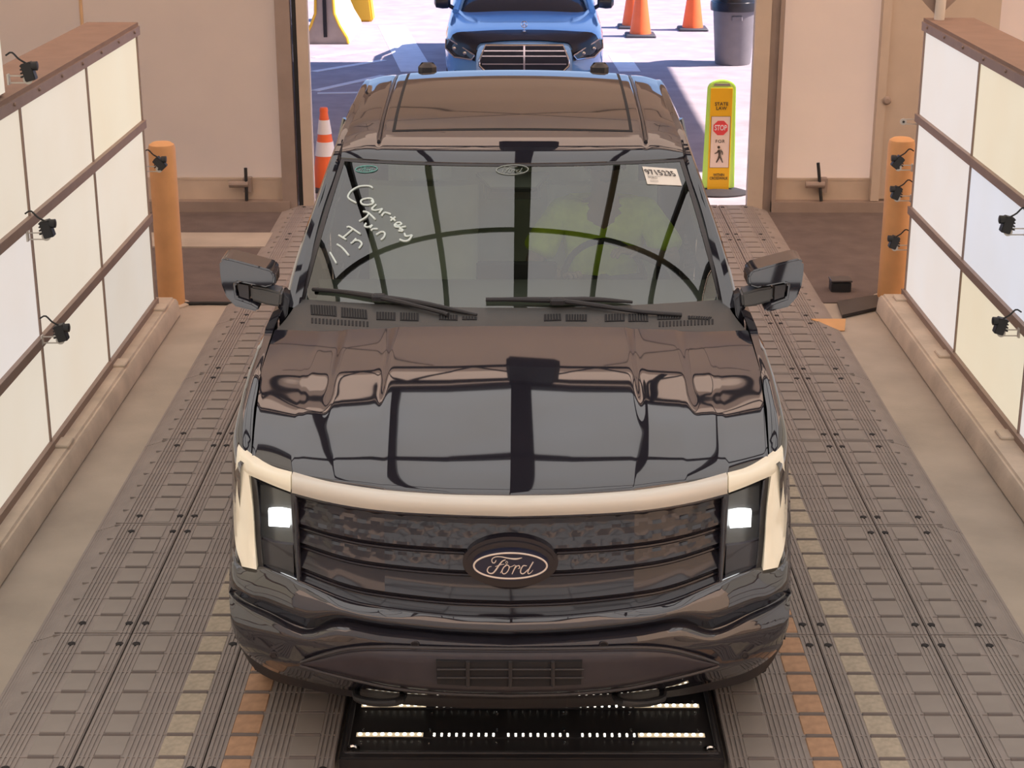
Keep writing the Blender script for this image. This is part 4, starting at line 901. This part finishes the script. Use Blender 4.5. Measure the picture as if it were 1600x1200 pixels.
for s in (-1, 1): MB().prism([(XC+s*.715, Y0+3.95, 1.28), (XC+s*.94, Y0+3.95, 1.25), (XC+s*.86, Y0+3.93, 1.55), (XC+s*.76, Y0+3.91, 1.86), (XC+s*.715, Y0+3.91, 1.86)], (0, .03, 0)).build('cab_corner', 'paint', truck, smooth=False)
MB().box((XC, Y0+5.85, .98), (1.94, .06, .7)).build('tailgate', 'paint', truck, bevel=.02)
MB().box((XC, Y0+4.9, .82), (1.9, 1.85, .05)).build('bed_floor', 'trimblk', truck, smooth=False)
MB().box((XC, Y0+3.94, 1.05), (1.86, .05, .55)).build('cab_back', 'paint', truck, smooth=False)
skin1([[(XC+x, Y0+3.95-.06*(z-1.3), z) for z in (1.31, 1.84)] for x in np.linspace(-.72, .72, 6)]).build('rear_window', 'sideglass', truck)
MB().box((XC, Y0+2.95, .48), (1.7, 4.4, .16)).build('chassis', 'hole', truck, smooth=False)
MB().box((XC, Y0+.85, .72), (1.28, 1.0, .62)).build('engine_bay', 'hole', truck, smooth=False)
MB().box((XC, Y0+2.75, .62), (1.8, 2.0, .12)).build('cab_floor', 'dark', truck, smooth=False)
# ---- wheels
for s in (-1, 1):
    for o in (.95, 4.65):
        c = (XC+s*.855, Y0+o, TZ+.405)
        prof = [(.25, -.13), (.36, -.14), (.395, -.125), (.405, -.09), (.405, .09), (.395, .125), (.36, .14), (.25, .13)]
        w = MB().lathe(prof, c, 40, 'X').build('wheel', 'rubber', truck)
        tr_ = MB()
        for q in range(40):
            a = 2*PI*q/40
            for dx in (-.09, 0, .09): tr_.box((c[0]+dx, c[1]+.403*math.cos(a+dx), c[2]+.403*math.sin(a+dx)), (.06, .03, .012), mtx=Matrix.Rotation(a+dx+PI/2, 3, 'X'))
        tr_.build('tread', 'rubber', w, smooth=False)
        rm = MB().lathe([(.06, s*.10), (.08, s*.12), (.25, s*.125), (.265, s*.10), (.25, s*.08)], c, 30, 'X')
        for q in range(6):
            a = 2*PI*q/6; rm.box((c[0]+s*.125, c[1]+.15*math.cos(a), c[2]+.15*math.sin(a)), (.02, .2, .06), mtx=Matrix.Rotation(a, 3, 'X'))
        rm.build('rim', 'alloy', w)
# ---- door mirrors
for f_ in (lambda g: np.array(g), mir):
    ym = Y0+1.66
    zm_ = at(390, 445, Y=ym)[2]
    def mp(x, y, d=0):
        Y_ = ym+d
        for _ in range(6): p = at(x, y, Y=Y_); Y_ = ym+d+.38*(p[2]-zm_)
        return p
    hous = [(344, 425), (343.5, 408), (350, 402), (362, 404), (400, 414), (424, 421), (430, 430), (428, 444), (415, 448), (372, 440), (367, 443), (370, 464), (395, 473), (406, 480), (402, 486), (392, 484), (368, 478), (354, 463), (347, 445)]
    n = len(hous); A = np.array([mp(x, y) for x, y in hous]); ctr = A.mean(0)
    B0 = A.copy(); B0[:, 1] += .03
    m = MB(); Bk = A.copy(); Bk[:, 1] += .15; Bk[:, 2] += .0
    As = A.copy(); As[:, 1] -= .012
    m.add(list(f_(As))+list(f_(A))+list(f_(Bk)), [tuple(range(n))]+[(r*n+i, r*n+(i+1) % n, (r+1)*n+(i+1) % n, (r+1)*n+i) for r in (0, 1) for i in range(n)]+[tuple(range(3*n-1, 2*n-1, -1))])
    mo = m.build('door_mirror', 'paint', truck, ang=50, bevel=.007)
    ins = [(371, 443), (388, 446), (389, 468), (374, 463)]
    MB().prism(list(f_(np.array([mp(x, y, .012) for x, y in ins]))), (0, .08, 0)).build('mirror_signal', 'satin', mo, smooth=False)
    armp = [(391, 447), (415, 451), (440, 458), (438, 480), (420, 478), (392, 470)]
    MB().prism(list(f_(np.array([mp(x, y, .012) for x, y in armp]))), (0, .1, 0)).build('mirror_arm', 'cowl', mo, bevel=.008)
    back = [(346, 425), (351, 406), (422, 424), (424, 442), (366, 437), (350, 440)]
    MB().prism(list(f_(np.array([mp(x, y, .152) for x, y in back]))), (0, .004, 0)).build('mirror_glass', 'chrome', mo, smooth=False)
    cap = [(420, 422), (431, 428), (431, 446), (418, 448)]
    MB().prism(list(f_(np.array([mp(x, y, .005) for x, y in cap]))), (0, .12, 0)).build('mirror_inner_cap', 'gloss', mo, bevel=.006)
    sail = [(441, 456), (452, 468), (449, 492), (437, 510), (434, 480)]
    MB().prism(list(f_(np.array([mp(x, y, .06) for x, y in sail]))), (0, .1, 0)).build('sail_panel', 'gloss', mo, bevel=.006)
# ---- glass marks: handwriting, sticker, etched ovals
HAND = [[(548, 357), (520, 340), (470, 335), (400, 345), (330, 385), (292, 440), (310, 475), (375, 512)],
        [(560, 515), (545, 475), (500, 465), (440, 480), (425, 505), (450, 530), (500, 535), (550, 520), (535, 490)],
        [(585, 530), (540, 575), (575, 590), (650, 575)], [(650, 575), (615, 620)],
        [(640, 650), (675, 615), (735, 630)], [(735, 700), (785, 660)], [(735, 662), (785, 700)],
        [(782, 742), (815, 748), (848, 734), (832, 717), (800, 722), (776, 745), (792, 764), (838, 766)], [(895, 760), (850, 768), (832, 783), (862, 794), (852, 808), (818, 804)],
        [(880, 830), (895, 860), (960, 850)], [(960, 850), (925, 900), (880, 912), (830, 895)],
        [(450, 602), (500, 615), (575, 685)], [(510, 625), (475, 665), (408, 705)], [(480, 725), (465, 755), (500, 765), (545, 745)], [(545, 745), (520, 775)],
        [(530, 800), (555, 785), (600, 785)], [(585, 845), (640, 815), (675, 830), (665, 870), (635, 898)],
        [(280, 770), (310, 765), (420, 838)], [(345, 785), (270, 850), (230, 880)], [(195, 850), (270, 895)], [(375, 885), (345, 920), (320, 935)], [(345, 910), (400, 905), (435, 940), (405, 988)],
        [(178, 945), (235, 985), (300, 1060)], [(105, 1030), (135, 1080), (170, 1142)]]
hb = MB()
for s_ in HAND: hb.tube([onW(500+q[0]*.15, 240+q[1]*.15, .003) for q in crv(s_, max(6, len(s_)*5))], .0042, 6)
tag(hb.build('handwriting', 'white_ink', wsh), 'white marker handwriting reading Courtesy Turn In')
sq = [(1003.5, 260), (1057, 264), (1065.5, 290), (1011.5, 287.5)]; S3 = [onW(x, y, .004) for x, y in sq]
stk = MB().prism(S3, (0, .001, -.001)).build('sticker', 'paper', wsh, smooth=False); tag(stk, 'white paper sticker with number 9715235')
ex, ey = Vector(S3[1]-S3[0]), Vector(S3[0]-S3[3]); w3 = ex.length
def stick(u, v): return S3[0]*(1-u)*(1-v)+S3[1]*u*(1-v)+S3[2]*u*v+S3[3]*(1-u)*v+np.array([0, -.004, .003])
mt = frame(stick(.5, .34), ex, ey); sk = ex.dot(ey)/max(1e-6, ex.length*ex.normalized().cross(ey).length)
text('9715235', w3*.285, 'print', mt, stk, ext=.0004, sx=.88, shear=max(-1, min(1, -.35)), bold=.0002)
text('FORD', w3*.10, 'greyprint', frame(stick(.22, .64), ex, ey), stk, ext=.0004, shear=-.3)
for v_, u0, u1 in ((.80, .1, .34), (.87, .1, .34), (.55, .06, .45)): MB().tube([stick(u0, v_), stick(u1, v_)], .0007, 5).build('print_line', 'greyprint', stk)
for cx_, cy_, rx, ry, mm, kk in ((572.5, 264, 17, 5.2, 'teal_ink', .30), (800.5, 265, 25, 7.5, 'pale_ink', .43)):
    ov = MB().tube([onW(cx_+rx*math.cos(a), cy_+ry*math.sin(a)-math.cos(a)*.8, .003) for a in np.linspace(0, 2*PI, 36)], .0018, 6, cap=False).build('etched_oval', mm, wsh)
    script(cx_, cy_, kk, .003, mm, ov, 'etched_script', lambda a, b, d: onW(a, b, d))
# ---- cabin
inn = MB(); D = []
for i in range(21):
    s = i/10-1; a = abs(s); p = np.array(ws_pt(s*.93, .04)); D.append([p+np.array([0, .04, -.03]), p+np.array([0, .25, -.03]), np.array([XC+.86*s, Y0+2.2, 1.272]), np.array([XC+.86*s, Y0+2.26, 1.20]), np.array([XC+.86*s, Y0+2.22, .9])])
MB().sheet(D, (0, 0, -.02)).build('dashboard', 'dash', truck, ang=40)
MB().rbox((XC+.02, Y0+2.25, 1.22), (.36, .03, .24), .01).build('centre_screen', 'hole', truck)
def seat_part(nm, sx_, rear=False):
    o = 3.02 if not rear else 3.66
    c_ = MB(); wd = .27 if not rear else .66
    b = [[(XC+sx_+wd*math.sin(PI*.5*u), Y0+o-.06*math.cos(PI*.5*u)*1.0+(z-.95)*.22, z) for z in np.linspace(.86, 1.50, 9)] for u in np.linspace(-1, 1, 13)]
    st_ = c_.sheet(b, (0, .12, 0)).build(nm, 'seat', truck, ang=60)
    MB().rbox((XC+sx_, Y0+o-.27, .83), (2*wd-.04, .52, .16), .05).build('cushion', 'seat', st_)
    for hx in ((0,) if not rear else (-.42, .42)):
        MB().rbox((XC+sx_+hx, Y0+o+.17, 1.625), (.27, .11, .20), .045).build('headrest', 'seat', st_)
        for dx in (-.06, .06): MB().tube([(XC+sx_+hx+dx, Y0+o+.16, 1.47), (XC+sx_+hx+dx, Y0+o+.17, 1.56)], .008, 6).build('headrest_post', 'chrome', st_)
seat_part('front_seat', -.44); seat_part('front_seat', .44); seat_part('rear_seat', 0, True)
MB().rbox((XC, Y0+2.75, .86), (.30, .62, .30), .04).build('console', 'dash', truck)
MB().sheet([[(XC+x, Y0+o, ip(o, RO, RZ)-.06-.02*(x/.7)**2) for o in np.linspace(2.6, 3.85, 8)] for x in np.linspace(-.66, .66, 8)], (0, 0, -.01)).build('headliner', 'seat', truck)
mir_h = [onW(x, y, -.05) for x, y in ((742, 268), (860, 268), (838, 294), (765, 294))]
MB().prism(mir_h, (0, .05, -.03)).build('sensor_housing', 'dash', truck, bevel=.006)
MB().rbox((XC, Y0+2.27, 1.66), (.25, .03, .075), .02).build('rear_view_mirror', 'dash', truck)
# steering wheel
swc = Vector((XC+.42, Y0+2.45, 1.20)); tl = math.radians(62)
def wheel_pt(a, r): v = Vector((r*math.cos(a), 0, r*math.sin(a))); v = Matrix.Rotation(-(PI/2-tl), 3, 'X') @ v; return swc+v
sw = MB().tube([wheel_pt(a, .185) for a in np.linspace(0, 2*PI, 33)], .016, 8, cap=False).build('steering_wheel', 'dark', truck)
h_ = MB()
for a in (0.1, PI-.1, -PI/2): h_.tube([wheel_pt(a, .03), wheel_pt(a, .18)], .018, 8)
h_.tube([swc, swc+Vector((0, -.25, -.12))], .04, 10); h_.build('wheel_hub', 'dark', sw)
# ================================================================== DRIVER
def skin(name, pts, edges, m, parent=None, sub=2, org=None, flat=None):
    me = bpy.data.meshes.new(name); o0 = Vector(org)
    me.from_pydata([tuple(Vector(p[:3])-o0) for p in pts], edges, []); o = bpy.data.objects.new(name, me); COL.objects.link(o)
    md = o.modifiers.new('skin', 'SKIN'); md.use_smooth_shade = True
    if not me.skin_vertices: me.attributes.new  # layer is created by the modifier below when absent
    lay = me.skin_vertices[0].data if me.skin_vertices else None
    if lay is None:
        bm_ = bmesh.new(); bm_.from_mesh(me); bm_.verts.layers.skin.verify(); bm_.to_mesh(me); bm_.free(); lay = me.skin_vertices[0].data
    for i, p in enumerate(pts): r = p[3]; lay[i].radius = (r, r) if not isinstance(r, tuple) else r; lay[i].use_root = (i == 0)
    sb = o.modifiers.new('sub', 'SUBSURF'); sb.levels = sub; sb.render_levels = sub
    me.materials.append(M[m])
    if parent is not None: o.parent = parent
    else: o.location = o0
    WLOC[o.name] = o0; return o
dx, dy = XC+.43, Y0+2.86                                 # hip
O = (dx, dy, .92)
J = {'pel': (dx, dy, 1.0, (.15, .12)), 'spi': (dx, dy-.03, 1.17, (.15, .11)), 'che': (dx, dy-.05, 1.36, (.17, .115)), 'nek': (dx-.0, dy-.08, 1.52, .055), 'hd0': (dx-.0, dy-.12, 1.60, (.065, .08)), 'hd1': (dx-.0, dy-.135, 1.68, (.08, .098)), 'hd2': (dx-.0, dy-.12, 1.75, (.06, .075)),
     'shL': (dx+.20, dy-.06, 1.44, .065), 'elL': (dx+.33, dy-.22, 1.23, .048), 'wrL': (dx+.14, dy-.36, 1.33, .030), 'haL': (dx+.08, dy-.40, 1.335, (.036, .02)),
     'shR': (dx-.20, dy-.06, 1.44, .065), 'elR': (dx-.34, dy-.16, 1.20, .048), 'wrR': (dx-.20, dy-.36, 1.20, .030), 'haR': (dx-.165, dy-.41, 1.225, (.036, .02)),
     'hiL': (dx+.10, dy-.05, .97, .10), 'knL': (dx+.14, dy-.48, 1.02, .068), 'anL': (dx+.13, dy-.62, .74, .045), 'hiR': (dx-.10, dy-.05, .97, .10), 'knR': (dx-.14, dy-.48, 1.02, .068), 'anR': (dx-.13, dy-.62, .74, .045)}
K = list(J); E_ = [('pel', 'spi'), ('spi', 'che'), ('che', 'nek'), ('nek', 'hd0'), ('hd0', 'hd1'), ('hd1', 'hd2'), ('che', 'shL'), ('shL', 'elL'), ('elL', 'wrL'), ('wrL', 'haL'), ('che', 'shR'), ('shR', 'elR'), ('elR', 'wrR'), ('wrR', 'haR'), ('pel', 'hiL'), ('hiL', 'knL'), ('knL', 'anL'), ('pel', 'hiR'), ('hiR', 'knR'), ('knR', 'anR')]
pts = [J[k] for k in K]; ed = [(K.index(a), K.index(b)) for a, b in E_]
for side_, hk, wk in (('L', 'haL', 'wrL'), ('R', 'haR', 'wrR')):       # five fingers closing over the wheel rim
    h = Vector(J[hk][:3]); w = Vector(J[wk][:3]); fd = (h-w).normalized(); cr_ = fd.cross(Vector((0, 0, 1))).normalized()
    for q in range(5):
        b0 = len(pts); sp_ = (q-2)*.017
        if q == 4: a_ = w+fd*.02-cr_*.028; seq = [a_, a_+fd*.03-cr_*.022+Vector((0, 0, -.008)), a_+fd*.055-cr_*.02+Vector((0, 0, -.02))]
        else: a_ = h+cr_*(sp_+.008); ln = (.042, .05, .046, .036)[q]; seq = [a_+fd*.012, a_+fd*ln+Vector((0, 0, .002)), a_+fd*(ln+.018)+Vector((0, 0, -.026))]
        for i_, s_ in enumerate(seq): pts.append((s_.x, s_.y, s_.z, (.009, .0085, .0075)[i_]))
        ed.append((K.index(hk if q < 4 else wk), b0)); ed += [(b0, b0+1), (b0+1, b0+2)]
person = skin('person', pts, ed, 'skin', None, 2, O)
tag(person, 'driver in a lime yellow T-shirt seated behind the steering wheel', 'person')
sh = {'a': (dx, dy-.01, 1.0, (.175, .135)), 'b': (dx, dy-.035, 1.17, (.178, .130)), 'c': (dx, dy-.055, 1.36, (.195, .132)), 'n': (dx, dy-.075, 1.49, (.085, .075)), 'l': (dx+.205, dy-.065, 1.435, .085), 'l2': (dx+.285, dy-.155, 1.315, .088), 'l3': (dx+.31, dy-.195, 1.27, .092), 'r': (dx-.205, dy-.065, 1.435, .085), 'r2': (dx-.29, dy-.125, 1.30, .088), 'r3': (dx-.318, dy-.145, 1.245, .092)}
Ks = list(sh)
skin('shirt', [sh[k] for k in Ks], [(Ks.index(a), Ks.index(b)) for a, b in (('a', 'b'), ('b', 'c'), ('c', 'n'), ('c', 'l'), ('l', 'l2'), ('l2', 'l3'), ('c', 'r'), ('r', 'r2'), ('r2', 'r3'))], 'lime', person, 2, O)
tr_p = [(dx, dy, .98, (.165, .13)), (dx+.10, dy-.06, .97, .115), (dx+.14, dy-.48, 1.02, .082), (dx+.13, dy-.62, .76, .062), (dx-.10, dy-.06, .97, .115), (dx-.14, dy-.48, 1.02, .082), (dx-.13, dy-.62, .76, .062)]
skin('trousers', tr_p, [(0, 1), (1, 2), (2, 3), (0, 4), (4, 5), (5, 6)], 'pants', person, 2, O)
WLOC[person.name] = Vector(O)
hd = Vector(J['hd1'][:3])
MB().lathe([(.02, .125), (.06, .115), (.088, .075), (.098, .03), (.094, -.01)], (hd.x, hd.y+.012, hd.z), 24, sx=.92, sy=1.1).build('hair', 'hair', person)
fc = MB(); fy = hd.y-.105
fc.tube([(hd.x, fy+.004, hd.z+.02), (hd.x, fy-.016, hd.z-.015), (hd.x, fy-.006, hd.z-.03)], [.008, .013, .010], 8)
for s in (-1, 1): fc.lathe([(.004, -.01), (.022, -.004), (.026, .006), (.01, .012)], (hd.x+s*.088, hd.y+.005, hd.z+.0), 12, 'X', sx=.7, sy=1.2)
fc.build('nose_and_ears', 'skin', person)
ey_ = MB()
for s in (-1, 1): ey_.lathe([(.004, .004), (.012, 0), (.006, -.006)], (hd.x+s*.032, fy+.012, hd.z+.022), 12, 'Y', sx=1.2, sy=.7)
ey_.build('eyes', 'hole', person)
MB().tube([(hd.x-.024, fy+.012, hd.z-.052), (hd.x, fy+.002, hd.z-.055), (hd.x+.024, fy+.012, hd.z-.052)], .005, 6).build('mouth', 'hair', person)
